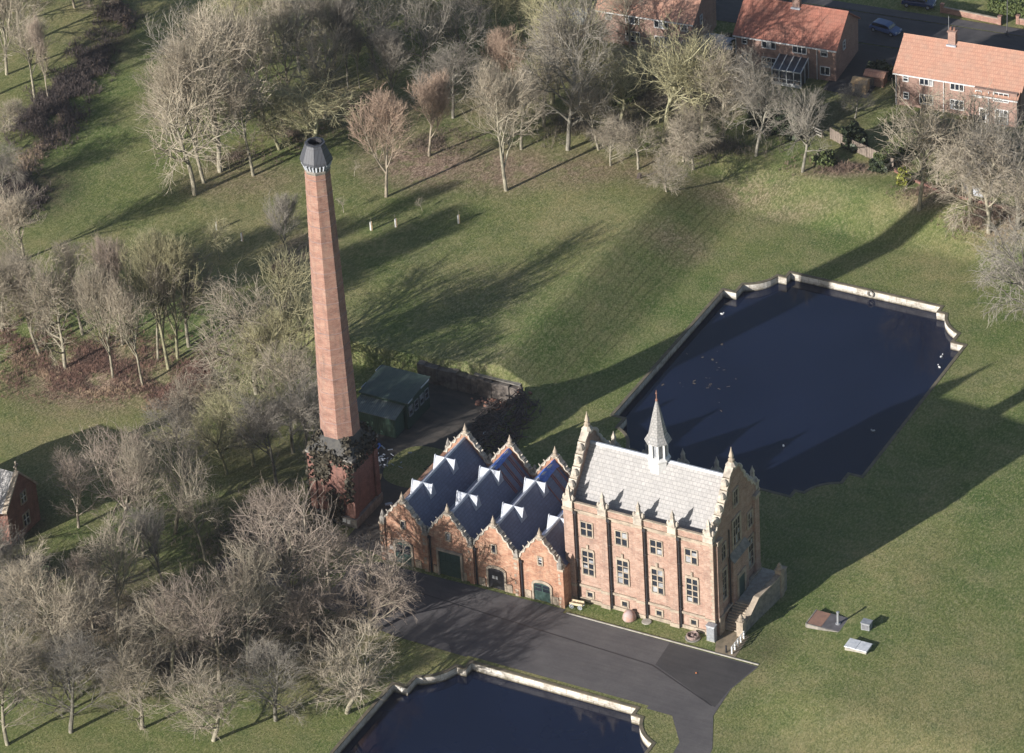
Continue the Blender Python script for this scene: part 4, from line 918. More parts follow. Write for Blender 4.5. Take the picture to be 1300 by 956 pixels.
# heaps of rubble / timber nobody could count
def scatter(name, region, n, m, lab, cat, sz, zf=gz, seed=1, kind='stick', tall=0):
    rr = random.Random(seed); mb = MB()
    for _ in range(n):
        x, y = region(rr); z = zf(x, y) + .03
        a = rr.uniform(0, math.pi); L_ = rr.uniform(*sz)
        if kind == 'stick':
            e0 = Vector((math.cos(a), math.sin(a), rr.uniform(-.1, .35))) * L_ / 2; c_ = Vector((x, y, z + rr.uniform(.05, tall + .1))); mb.tube(c_ - e0, c_ + e0, rr.uniform(.03, .09), n=4)
        else:
            s = rr.uniform(*sz); mb.lathe(x, y, [(s, z - .1), (s * rr.uniform(.8, 1.1), z + s * .4), (s * .3, z + s * .8)], 5, a, 1, rr.uniform(.5, 1))
    o = mb.build(name, m); tag(o, lab, cat, kind='stuff'); return o
def reg_heap(rr): x = rr.uniform(-27, -18.8); y = rr.uniform(17, 33); return (min(x + 1.2, -19.0 - max(0, (y - 17)) * .3 + 1) if x > -20 else x, y)
scatter('timber_heap', reg_heap, 900, simple('dark_timber', (0.13, 0.10, 0.085), (0.05, 0.045, 0.045), 2), 'dark heap of broken timber and rubble behind the boiler house', 'rubble', (.4, 1.8), seed=5, tall=.5)
scatter('scrap_heap', lambda rr: (rr.gauss(-34.2, 1.2), rr.gauss(16.2, 1.0)), 160, LEAD, 'heap of pale scrap beside the chimney and the lean-to shed', 'rubble', (.2, .8), seed=6, tall=.6)
o = scatter('rubble_stones', lambda rr: (rr.gauss(-26.2, 1.3), rr.gauss(32.6, .5)), 60, RUST, 'reddish rubble tipped at the foot of the retaining wall', 'rubble', (.15, .4), seed=8, kind='stone')
mb = MB(); mb.ext([(-1.1, 0), (1.1, 0), (.9, .35), (0, .5), (-.9, .3)], 'Y', -.5, .6); o = mb.build('tarpaulin', TARP, None, bevel=.08); o.location = (-35.3, 18.3, 0.6); tag(o, 'dark blue tarpaulin on the scrap between lean-to shed and chimney', 'tarpaulin')

# ================================================================== things by the engine house
C_ = empty('handcart', (0.75, 0.55, 0), .1, 'small old handcart with cream rails by the corner of the boiler house', 'cart')
mb = MB(); mb.box(-.75, .75, -.32, .32, .42, .5); mb.box(-.75, .75, -.34, -.28, .5, .72); mb.box(-.75, .75, .28, .34, .5, .72); mb.build('body', simple('cream_paint', (.68, .6, .42), (.4, .3, .2), 4), C_)
for (x, y) in ((-.5, -.4), (.5, -.4), (-.5, .4), (.5, .4)):
    mb = MB()
    for i in range(12):
        a = 2 * math.pi * i / 12; b2 = 2 * math.pi * (i + 1) / 12; mb.tube((x + .24 * math.cos(a), y, .26 + .24 * math.sin(a)), (x + .24 * math.cos(b2), y, .26 + .24 * math.sin(b2)), .035, n=4)
    for i in range(3): a = math.pi * i / 3; mb.tube((x - .22 * math.cos(a), y, .26 - .22 * math.sin(a)), (x + .22 * math.cos(a), y, .26 + .22 * math.sin(a)), .025, n=4)
    mb.build('wheel', LEAD, C_)
mb = MB(); mb.lathe(0, 0, [(.75, 0), (.78, .15), (.72, .5), (.55, .85), (.3, 1.02), (.1, 1.08)], 20); o = mb.build('iron_buoy', simple('worn_rust', (.42, .22, .16), (.36, .32, .32), 1.5), smooth=True); o.location = (7.0, .95, 0); o['label'] = 'rounded rusty iron dome standing on the grass verge before the engine house'; o['category'] = 'dome'; o.name = 'iron_dome'
mb = MB(); mb.lathe(0, 0, [(.55, 0), (.55, .08), (.5, .1)], 16); o = mb.build('manhole_cover', CONC); o.location = (9.0, 1.15, .02); tag(o, 'flat pale round cover in the grass right of the rusty dome', 'cover')
P_ = empty('wheel_planter', (14.9, .55, 0), 0, 'round iron gear wheel lying on a stone disc on the verge', 'wheel')
mb = MB(); mb.lathe(0, 0, [(.85, 0), (.85, .1), (.8, .12)], 20); mb.build('disc', STONEG, P_)
mb = MB()
for i in range(18):
    a = 2 * math.pi * i / 18; b2 = 2 * math.pi * (i + 1) / 18
    for z, r_ in ((.2, .58), (.42, .62)): mb.tube((r_ * math.cos(a), r_ * math.sin(a), z), (r_ * math.cos(b2), r_ * math.sin(b2), z), .1, n=5)
for i in range(4): a = math.pi * i / 4; mb.tube((-.55 * math.cos(a), -.55 * math.sin(a), .32), (.55 * math.cos(a), .55 * math.sin(a), .32), .05, n=5)
mb.lathe(0, 0, [(.16, .12), (.16, .5), (.1, .52)], 10); mb.build('rim', simple('pinkish_iron', (.38, .27, .24), (.16, .13, .12), 4), P_)
V_ = empty('upright_tank', (16.95, 1.05, 0), 0, 'grey upright tank with curved sides at the right front corner of the engine house', 'tank')
mb = MB(); mb.ext([(-.48, -.32), (.48, -.32), (.5, .3), (0, .42), (-.5, .3)], 'Z', .05, 1.95); mb.build('body', GREYM, V_, bevel=.06)
mb = MB(); mb.ext([(-.56, -.38), (.56, -.38), (.56, .36), (0, .48), (-.56, .36)], 'Z', 1.96, 2.08); mb.build('lid', GREYM, V_, bevel=.03)
mb = MB(); mb.box(-.5, .5, -.3, .3, 0, .08); mb.build('foot', CONC, V_)
mb = MB(); mb.lathe(0, 0, [(.12, 0), (.1, .75), (.14, .78), (.1, .9)], 8); o = mb.build('bollard', BLACK); o.location = (19.35, -.35, 0.03); tag(o, 'little dark bollard on the path at the edge of the tarmac', 'bollard')
mb = MB(); mb.lathe(0, 0, [(.09, 0), (.09, .06), (.07, .08)], 10); o = mb.build('traffic_stud', simple('orange', (.6, .2, .06))); o.location = (18.0, -5.0, .04); tag(o, 'tiny orange lid on the dark new tarmac', 'lid')

# covered reservoir hatches on the right lawn
for nm in (1,):
    hx, hy = 28.3, 8.7; z = gz(hx, hy)
    Q = empty('hatch_slab', (hx, hy, z), 0, 'dark rectangular slab with rusty strip and grey vent pipe set in the right lawn', 'hatch')
    mb = MB(); mb.box(-1.2, 2.3, -1.35, 1.35, -.4, .16); mb.build('slab', SLAB, Q, bevel=.03)
    mb = MB(); mb.box(-2.9, -1.22, -1.3, 1.35, -.4, .12); mb.build('rusty_cover', simple('rust_brown', (.30, .17, .12), (.22, .13, .1), 1.5), Q, bevel=.03)
    mb = MB(); mb.box(-3.05, -2.91, -1.4, 1.4, -.4, .15); mb.box(-2.9, 2.3, -1.5, -1.36, -.4, .15); mb.build('kerb', STONEG, Q)
    mb = MB(); mb.lathe(.25, -.1, [(.28, .16), (.28, .24), (.14, .26), (.14, 1.65), (.19, 1.66), (.19, 1.74), (.05, 1.78)], 12); mb.build('vent_pipe', GREYM, Q)
hx, hy = 32.6, 4.9; Q = empty('hatch_box', (hx, hy, gz(hx, hy)), 0, 'low silver metal hatch box on the grass at the lower right', 'hatch')
mb = MB(); mb.box(-1.25, 1.25, -.75, .75, -.4, .32); mb.build('box', CONC, Q); mb = MB(); mb.box(-1.32, -.02, -.82, .82, .323, .44); mb.box(.02, 1.32, -.82, .82, .323, .44); mb.build('lid', SILVER, Q, bevel=.02)
mb = MB(); mb.box(-.9, -.5, -.86, -.83, .3, .4); mb.box(.5, .9, -.86, -.83, .3, .4); mb.build('hinge', GREYM, Q)
hx, hy = 31.95, 8.6; Q = empty('vent_box', (hx, hy, gz(hx, hy)), 0, 'small grey cube-like vent box behind the silver hatch', 'vent')
mb = MB(); mb.box(-.5, .5, -.42, .42, -.3, .85); mb.build('box', GREYM, Q, bevel=.03); mb = MB(); mb.box(-.56, .56, -.48, .48, .852, .93); mb.build('cap', GREYM, Q)
mb = MB()
for k in range(4): mb.box(-.4, .4, -.46, -.422, .15 + k * .15, .2 + k * .15)
mb.build('louvre', SLAB, Q)

# ================================================================== gardens, fence, cars, lamp
FN = [(-14.0, 101.0), (-10.9, 99.6), (-8.0, 98.6), (-5.0, 97.6), (-3.4, 97.0)]
F_ = empty('garden_fence', (-8.5, 98.6, 2.5), 0, 'weathered upright-board fence along the foot of the gardens', 'fence')
mb = MB(); pb = MB()
for i in range(len(FN) - 1):
    a, b_ = Vector(FN[i]), Vector(FN[i + 1]); L_ = (b_ - a).length; d = (b_ - a).normalized(); n_ = int(L_ / .16)
    for k in range(n_):
        p = a + d * (k * .16) - Vector((-8.5, 98.6)); q = p + d * .14; nn = Vector((-d.y, d.x)) * (.02 + (k % 2) * .02); hh = 1.55 + rnd.uniform(-.06, .06)
        m0 = len(mb.v); mb.v += [(p.x - nn.x, p.y - nn.y, 0), (q.x - nn.x, q.y - nn.y, 0), (q.x + nn.x, q.y + nn.y, 0), (p.x + nn.x, p.y + nn.y, 0), (p.x - nn.x, p.y - nn.y, hh), (q.x - nn.x, q.y - nn.y, hh), (q.x + nn.x, q.y + nn.y, hh), (p.x + nn.x, p.y + nn.y, hh)]
        for f in ((4, 5, 6, 7), (0, 1, 5, 4), (1, 2, 6, 5), (2, 3, 7, 6), (3, 0, 4, 7)): mb.f.append(tuple(m0 + t_ for t_ in f))
    p = a - Vector((-8.5, 98.6)); pb.box(p.x - .08, p.x + .08, p.y - .12, p.y, 0, 1.7)
mb.build('board', WOODF, F_); pb.build('post', WOODF, F_)
F2 = empty('rail_fence', (-16.8, 101.2, 2.5), -.35, 'short pale rail fence left of the board fence behind a green bush', 'fence')
for k in range(3): mb = MB(); mb.box(-1.8, 1.8, -.03, .03, .25 + k * .4, .42 + k * .4); mb.build('rail', CONC, F2)
for k in range(4): mb = MB(); mb.box(-1.8 + k * 1.2 - .05, -1.8 + k * 1.2 + .05, .032, .13, 0, 1.25); mb.build('post', WOODF, F2)
W_ = empty('brick_kerb', (0, 95, 2.5), 0, 'low reddish brick edging along the foot of the gardens', 'wall')
mb = MB(); PT = [(-3.2, 96.6), (1.2, 94.9), (4.0, 93.9), (10, 93.6), (16, 93.4)]
for i in range(len(PT) - 1):
    a, b_ = PT[i], PT[i + 1]; mb.ext([(a[0], a[1] - 95 - .15), (b_[0], b_[1] - 95 - .15), (b_[0], b_[1] - 95 + .15), (a[0], a[1] - 95 + .15)], 'Z', -.2, .35)
mb.build('wall', BRICKD, W_)
mb = MB()
for k in range(9): mb.box(-1.5, 1.5, -.05 + (k % 2) * .015, .03 + (k % 2) * .015, .1 + k * .15, .23 + k * .15)
for x in (-1.5, 0, 1.5): mb.box(x - .06, x + .06, .05, .15, 0, 1.5)
o = mb.build('fence_panel', LEAD); o.location = (8.4, 94.9, 2.5); o.rotation_euler = (0, 0, -.05); tag(o, 'pale whitish board panel standing under the large arching tree', 'fence panel')
mb = MB(); mb.box(-.09, .09, -.09, .09, 0, 1.8); mb.box(-.12, .12, -.12, .12, 1.8, 1.86); o = mb.build('wooden_post', WOODP); o.location = (5.9, 94.9, 2.5); tag(o, 'single yellowish wooden post left of the pale board panel', 'post')

def car(loc, az, paint, label, tall=1.5, Ln=4.3, wd=1.75):
    A = empty('parked_car', loc, az, label, 'car', 'cars parked on the street')
    h = wd / 2; L2 = Ln / 2; b_ = .95 if tall > 1.6 else .85
    lo = [(-L2, .35), (-L2 + .05, b_ * .75), (-L2 + .15, b_), (L2 - .95, b_ * .98), (L2 - .15, b_ * .75), (L2, .5), (L2 - .03, .3)]
    mb = MB(); mb.ext(lo, 'Y', -h, h); mb.build('body', paint, A, bevel=.09)
    ca = [(-L2 + .25, b_), (-L2 + .55, tall - .08), (-L2 + 1.0, tall), (.35, tall), (.85, tall - .12), (L2 - 1.05, b_)]
    mb = MB(); mb.ext(ca, 'Y', -h + .14, h - .14); cb = mb.build('cabin', paint, A, bevel=.08)
    g = MB(); inner = [(x * .93 - .03, b_ + .06 + (z - b_) * .78) for (x, z) in ca]
    for s in (-1, 1): a, c = sorted((s * (h - .145), s * (h - .128))); g.ext(inner, 'Y', a, c)
    g.quad((.9, -h + .25, tall - .16), (.9, h - .25, tall - .16), (L2 - 1.06, h - .22, b_ + .06), (L2 - 1.06, -h + .22, b_ + .06))
    g.quad((-L2 + .52, -h + .25, tall - .16), (-L2 + .26, -h + .22, b_ + .08), (-L2 + .26, h - .22, b_ + .08), (-L2 + .52, h - .25, tall - .16))
    g.build('window', GLASSD, cb)
    for x in (-L2 + .75, L2 - .8):
        for s in (-1, 1):
            t_ = MB(); t_.tube((x, s * (h - .2), .33), (x, s * (h + .02), .33), .33, n=18); W = t_.build('wheel', TYRE, A)
            t_ = MB(); t_.tube((x, s * (h + .021), .33), (x, s * (h + .035), .33), .2, n=12); t_.build('rim', GREYM, W)
    for s in (-1, 1):
        t_ = MB(); t_.box(L2 - .2, L2 - .06, s * (h - .3) - .17, s * (h - .3) + .17, .56, .7); t_.build('headlight', LEAD, A)
        t_ = MB(); t_.box(-L2 - .02, -L2 + .08, s * (h - .22) - .12, s * (h - .22) + .12, .6, .8); t_.build('tail_light', RUST, A)
        t_ = MB(); t_.box(.75, .9, s * (h + .08) - .09, s * (h + .08) + .09, b_ - .02, b_ + .12); t_.build('mirror', paint, A)
    t_ = MB(); t_.box(L2 - .01, L2 + .02, -.26, .26, .35, .46); t_.build('number_plate', WHITE, A)
    return A
car((-18.9, 129.6, 2.61), R(-9), PAINTB, 'light blue car parked nose right between the two right-hand houses', 1.42)
car((-17.7, 138.0, 2.61), R(8), PAINTN, 'dark navy tall car cut by the top picture edge on the street', 1.7, 4.5, 1.85)
LP = empty('street_lamp', (-3.6, 134.7, 2.6), 0, 'grey street lamp with pale head on the shaded street behind the right-hand house', 'street lamp')
mb = MB(); mb.lathe(0, 0, [(.11, 0), (.1, .8), (.07, .85), (.05, 6.4)], 8); mb.tube((0, 0, 6.35), (.35, -.55, 6.75), .04); mb.build('pole', SLAB, LP)
mb = MB(); mb.ext([(.2, -.95), (.5, -.95), (.5, -.4), (.2, -.4)], 'Z', 6.68, 6.85); mb.build('lamp_head', WHITE, LP, bevel=.05)
# front garden walls and hedge across the street
for (u0, u1, lab) in ((-2.0, 6.4, 'red brick garden wall across the street, left of the gateway'), (8.6, 13.0, 'short red brick garden wall across the street between two gateways'), (15.2, 30.0, 'red brick garden wall across the street at the right edge')):
    A = empty('garden_wall', (*rp(u0, 25.6), 2.6), AZH - R(6), lab, 'wall', 'garden walls across the street')
    mb = MB(); mb.box(0, u1 - u0, 0, .24, 0, .8); mb.build('wall', BRICKR, A); mb = MB(); mb.box(-.05, u1 - u0 + .05, -.04, .28, .803, .88); mb.build('coping', STONE, A)
    for xx in (0, u1 - u0): mb = MB(); mb.box(xx - .22, xx + .22, -.1, .34, 0, 1.2); mb.box(xx - .27, xx + .27, -.15, .39, 1.2, 1.3); mb.build('pier', BRICKR, A)
def outhouse(x, y, w_, d_, h_, az, wm, rm, lab, cat='outbuilding', name='outbuilding'):
    A = empty(name, (x, y, gz(x, y) + .02), az, lab, cat); mb = MB()
    mb.box(-w_ / 2, w_ / 2, -d_ / 2, d_ / 2, 0, h_); mb.ext([(-d_ / 2, h_), (d_ / 2, h_), (0, h_ + d_ * .22)], 'X', -w_ / 2, w_ / 2); mb.build('wall', wm, A)
    for s in (-1, 1): mb = MB(); mb.slab([(-w_ / 2 - .15, 0, h_ + d_ * .22 + .08), (w_ / 2 + .15, 0, h_ + d_ * .22 + .08), (w_ / 2 + .15, s * (d_ / 2 + .2), h_ - .02), (-w_ / 2 - .15, s * (d_ / 2 + .2), h_ - .02)], .07); mb.build('roof', rm, A)
    mb = MB(); mb.box(-w_ * .3, -w_ * .3 + .8, -d_ / 2 - .04, -d_ / 2 - .004, .05, min(1.9, h_ - .1)); mb.build('door', WOODF, A)
outhouse(-15.5, 113.8, 1.9, 1.5, 1.6, AZH, WOODP, WOODP, 'small orange-brown wooden hut in the garden between the two right-hand houses', 'garden hut', 'garden_hut')
outhouse(-36.4, 115.2, 4.2, 3.2, 2.3, AZH, BRICKH, LEAD, 'brick outbuilding with pale roof left of the conservatory house')
outhouse(-57.8, 113.9, 4.0, 4.2, 2.4, AZH + .2, BRICKH, LEAD, 'outbuilding with pale grey roof left of the half-hidden house')
outhouse(-14.5, 116.4, 2.6, 1.6, 1.5, AZH, BRICKR, TERRAP, 'little red brick outbuilding beside the end wall of the right-hand house')
# leafy shrubs built of many leaf faces
def shrub(name, x, y, w_, d_, h_, m, lab, cat='bush', n=900, az=0, boxy=False, leaf=.13, seed=1, group=None):
    rr = random.Random(seed); mb = MB(); z0 = gz(x, y)
    for _ in range(n):
        if boxy:
            p = Vector((rr.uniform(-1, 1) * w_ / 2, rr.uniform(-1, 1) * d_ / 2, rr.uniform(0, 1) * h_)); k = rr.choice((0, 1, 2))
            if k == 0: p.x = math.copysign(w_ / 2, p.x) + rr.gauss(0, .06)
            elif k == 1: p.y = math.copysign(d_ / 2, p.y) + rr.gauss(0, .06)
            else: p.z = h_ + rr.gauss(0, .06)
        else:
            while True:
                p = Vector((rr.uniform(-1, 1), rr.uniform(-1, 1), rr.uniform(0, 1)));
                q = math.sqrt(p.x ** 2 + p.y ** 2 + (p.z * 1.0) ** 2) * (1 + .22 * math.sin(p.x * 5 + seed) * math.cos(p.y * 4 + p.z * 5))
                if q < 1 and (q > .55 or rr.random() < .3): break
            p = Vector((p.x * w_ / 2, p.y * d_ / 2, p.z * h_))
        d = Vector((rr.gauss(0, 1), rr.gauss(0, 1), rr.gauss(0, 1) + .6)).normalized(); s = leaf * rr.uniform(.6, 1.5); u = d.orthogonal().normalized() * s; v = d.cross(u).normalized() * s * .8
        k = len(mb.v); mb.v += [tuple(p - u - v), tuple(p + u - v), tuple(p + u + v), tuple(p - u + v)]; mb.f.append((k, k + 1, k + 2, k + 3))
    if boxy: mb.box(-w_ / 2 + .12, w_ / 2 - .12, -d_ / 2 + .12, d_ / 2 - .12, 0, h_ - .12)
    o = mb.build(name, m); o.location = (x, y, z0 - .05); o.rotation_euler = (0, 0, az); tag(o, lab, cat, group); return o
shrub('green_bush', -12.2, 94.9, 3.2, 2.6, 2.1, HEDGE, 'rounded olive-green bush at the left end of the board fence', seed=2)
shrub('hedge', -3.1, 102.5, 13.0, 1.5, 1.9, HEDGE, 'long clipped hedge running from the fence towards the right-hand house', n=4200, az=1.22, boxy=True, seed=3)
shrub('conifer_bush', -1.0, 94.4, 1.8, 1.8, 2.3, BUSHY, 'small bright yellow-green conifer behind the board fence', n=700, seed=4)
shrub('dark_bush', -20.0, 100.9, 7.0, 5.0, 3.0, BUSHD, 'dark evergreen mass in the conservatory garden', n=2600, seed=5, leaf=0.2)
shrub('dark_bush', -10.5, 100.6, 3.5, 3.5, 3.2, BUSHD, 'dark evergreen bush left of the shaded garden strip', n=1500, seed=6, leaf=0.17)
shrub('dark_bush', -34.2, 115.4, 6.0, 4.0, 3.2, BUSHD, 'dark bush between the half-hidden house and the conservatory house', n=2000, seed=7, leaf=0.2)
shrub('ivy_bush', -24.0, 100.4, 2.6, 2.6, 5.2, BUSHD, 'ivy column on the slim trunk below the conservatory house', n=1500, seed=8, leaf=0.16)
shrub('dark_bush', -1.1, 106.7, 4.5, 3.5, 2.8, BUSHD, 'dark bush right of the clipped hedge', n=1600, seed=9, leaf=0.18)
shrub('hedge', -5.5, 142.1, 6.0, 4.0, 1.8, HEDGE, 'green hedge behind the brick garden wall at the top right corner', n=2600, boxy=True, seed=10)
shrub('dark_bush', -14.8, 118.7, 4.5, 2.5, 2.0, BUSHD, 'brownish dark hedge between the two right-hand houses', n=1400, seed=11)
shrub('grey_bush', -5.3, 96.3, 2.6, 2.0, 1.7, BUSHD, 'grey-green bush halfway along the board fence', n=800, seed=12)
shrub('green_bush', -43.6, 100.0, 5.0, 4.0, 2.6, HEDGE, 'yellow-green bush in the thicket before the half-hidden house', n=1500, seed=13)
shrub('dark_bush', -39.6, 105.1, 8.0, 5.0, 3.0, BUSHD, 'dark evergreen mass in the garden of the half-hidden house', n=2600, seed=14, leaf=0.2)
shrub('dark_bush', -62.7, 45.2, 4.2, 3.0, 1.6, simple("bare_bush", (.16,.11,.09), (.08,.055,.045), 2), 'round reddish-brown bush at the foot of the small tree left of the chimney', n=1500, seed=15, leaf=0.06)
shrub('dark_bush', -57.9, -19.5, 6.0, 4.0, 3.0, BUSHD, 'dark bush below the gabled cottage', n=2000, seed=16, leaf=0.18)
shrub('green_bush', -32.2, 5.2, 2.6, 1.6, 1.2, HEDGE, 'mossy green bush at the foot of the chimney base', n=700, seed=17)
# tree guards on the meadow
for (x, y, k, lab) in [(-57.6, 58.1, 1, 'white tree guard nearest the chimney on its right'), (-55.1, 60.0, -1, 'white tree guard with a twin stem, second from the chimney'), (-48.2, 63.8, 1, 'white tree guard standing alone furthest right on the meadow'), (-75.6, 50.5, 1, 'white tree guard beside the small lichened tree'), (-71.3, 49.5, -1, 'short white tree guard right of the small lichened tree')]:
    A = empty('tree_guard', (x, y, gz(x, y)), 0, lab, 'tree guard', 'white tree guards on the meadow')
    mb = MB(); mb.lathe(0, 0, [(.13, 0), (.13, 1.15), (.11, 1.15), (.11, .2)], 8); mb.build('tube', WHITE, A)
    mb = MB(); mb.box(.15, .2, -.03, .03, 0, 1.3); mb.build('stake', WOODP, A)
    mb = MB(); mb.tube((0, 0, 1.0), (.08 * k, .05, 1.9), .02, .008, 4); mb.tube((0.03 * k, .02, 1.4), (.3 * k, -.1, 1.8), .012, .005, 4); mb.build('sapling', BARK, A)
mb = MB(); mb.lathe(0, 0, [(.34, -.1), (.28, .3), (.3, .7), (.2, .8)], 7, 0, 1, .8); o = mb.build('tree_stump', simple('dark_stump', (.07, .05, .04), (.04, .03, .03), 3)); o.location = (-32.06, 82.05, 2.85); o.rotation_euler = (.1, .3, 0); tag(o, 'small dark leaning stump alone on the lawn below the weeping tree', 'stump')
A = empty('play_tent', (-89.69, 108.15, 2.54), .3, 'bright blue and red heap of garden things at the top edge', 'garden heap')
mb = MB(); mb.ext([(-.9, 0), (.9, 0), (0.2, 1.5), (-.2, 1.5)], 'Y', -.7, .7); mb.build('blue_cover', simple('bright_blue', (.12, .3, .75), (.09, .22, .6), 3), A)
mb = MB(); mb.ext([(-.3, .9), (.6, 1.1), (.3, 1.7), (-.2, 1.7)], 'Y', -.72, .72); mb.build('red_cover', simple('bright_red', (.6, .06, .07), (.45, .05, .05), 3), A)
# floating bits and white gull specks on the pond
rr = random.Random(4)
mb = MB()
for _ in range(26):
    x = rr.gauss(-6.5, 2.6); y = rr.gauss(47, 4.5)
    if -12 < x < 18: 
        a = rr.uniform(0, 3.1); s = rr.uniform(.05, .22); d = Vector((math.cos(a), math.sin(a))) * s; q = Vector((-d.y, d.x)) * rr.uniform(.2, .7); z = -.955
        mb.quad((x - d.x - q.x, y - d.y - q.y, z), (x + d.x - q.x, y + d.y - q.y, z), (x + d.x + q.x, y + d.y + q.y, z), (x - d.x + q.x, y - d.y + q.y, z))
tag(mb.build('floating_leaves', simple('wet_leaf', (.15, .11, .07), (.07, .06, .05), 1)), 'scattered leaves and twigs floating on the left of the pond', 'leaves', kind='stuff')
for k, (x, y) in enumerate([(-11.2, 62.5), (17.0, 64.2), (17.7, 62.0), (16.0, 46.5), (7.7, 39.5)]):
    mb = MB(); mb.lathe(0, 0, [(.04, -1.0), (.12, -.93), (.10, -.84), (.03, -.8)], 8, 0, 1.8, 1); mb.lathe(.26, 0, [(.03, -.8), (.07, -.72), (.03, -.62)], 6); o = mb.build('gull', WHITE); o.location = (x, y, 0); o.rotation_euler = (0, 0, k * 1.3)
    tag(o, ['white bird floating near the left wall of the pond', 'white bird near the curved right corner of the pond', 'white bird just below the one by the curved right corner', 'white bird near the right wall in the shaded part of the pond', 'white bird in the open near end of the pond'][k], 'bird', 'white birds on the pond')

# ================================================================== trees
class Seg:
    def __init__(s): s.p = []; s.r = []; s.v0 = 0
def prism(rows, sides):
    """rows: list of polylines [(p, r)...] -> verts, faces arrays (quads)"""
    V = []; F = []; base = 0
    ang = [2 * math.pi * i / sides for i in range(sides)]
    for pl in rows:
        d = (pl[-1][0] - pl[0][0]); 
        if d.length < 1e-5: continue
        d.normalize(); u = d.orthogonal().normalized(); v = d.cross(u)
        dirs = [u * math.cos(a) + v * math.sin(a) for a in ang]
        for (p, r) in pl:
            for q in dirs: V.append(p + q * r)
        for k in range(len(pl) - 1):
            for i in range(sides):
                j = (i + 1) % sides; F.append((base + k * sides + i, base + k * sides + j, base + (k + 1) * sides + j, base + (k + 1) * sides + i))
        base += sides * len(pl)
    return np.array([tuple(q) for q in V], np.float32), np.array(F, np.int32)
def rdir(rr): return Vector((rr.gauss(0, 1), rr.gauss(0, 1), rr.gauss(0, 1))).normalized()
SPEC = {  # crown base fraction, widest fraction, up-tropism, limb angle, gnarl, limbs, twig density, droop, stems
 'B': dict(cb=.17, wd=.56, up=.09, ang=(28, 68), gn=.20, limbs=14, dens=1.0, droop=0, stems=1),
 'V': dict(cb=.20, wd=.66, up=.16, ang=(14, 40), gn=.09, limbs=13, dens=.95, droop=0, stems=1),
 'G': dict(cb=.25, wd=.62, up=.05, ang=(32, 75), gn=.34, limbs=11, dens=.75, droop=0, stems=1),
 'R': dict(cb=.24, wd=.66, up=.22, ang=(22, 48), gn=.05, limbs=14, dens=1.1, droop=0, stems=1),
 'W': dict(cb=.10, wd=.55, up=.05, ang=(25, 70), gn=.15, limbs=12, dens=1.1, droop=.5, stems=1),
 'S': dict(cb=.30, wd=.7, up=.05, ang=(30, 60), gn=.3, limbs=4, dens=.10, droop=0, stems=1)}
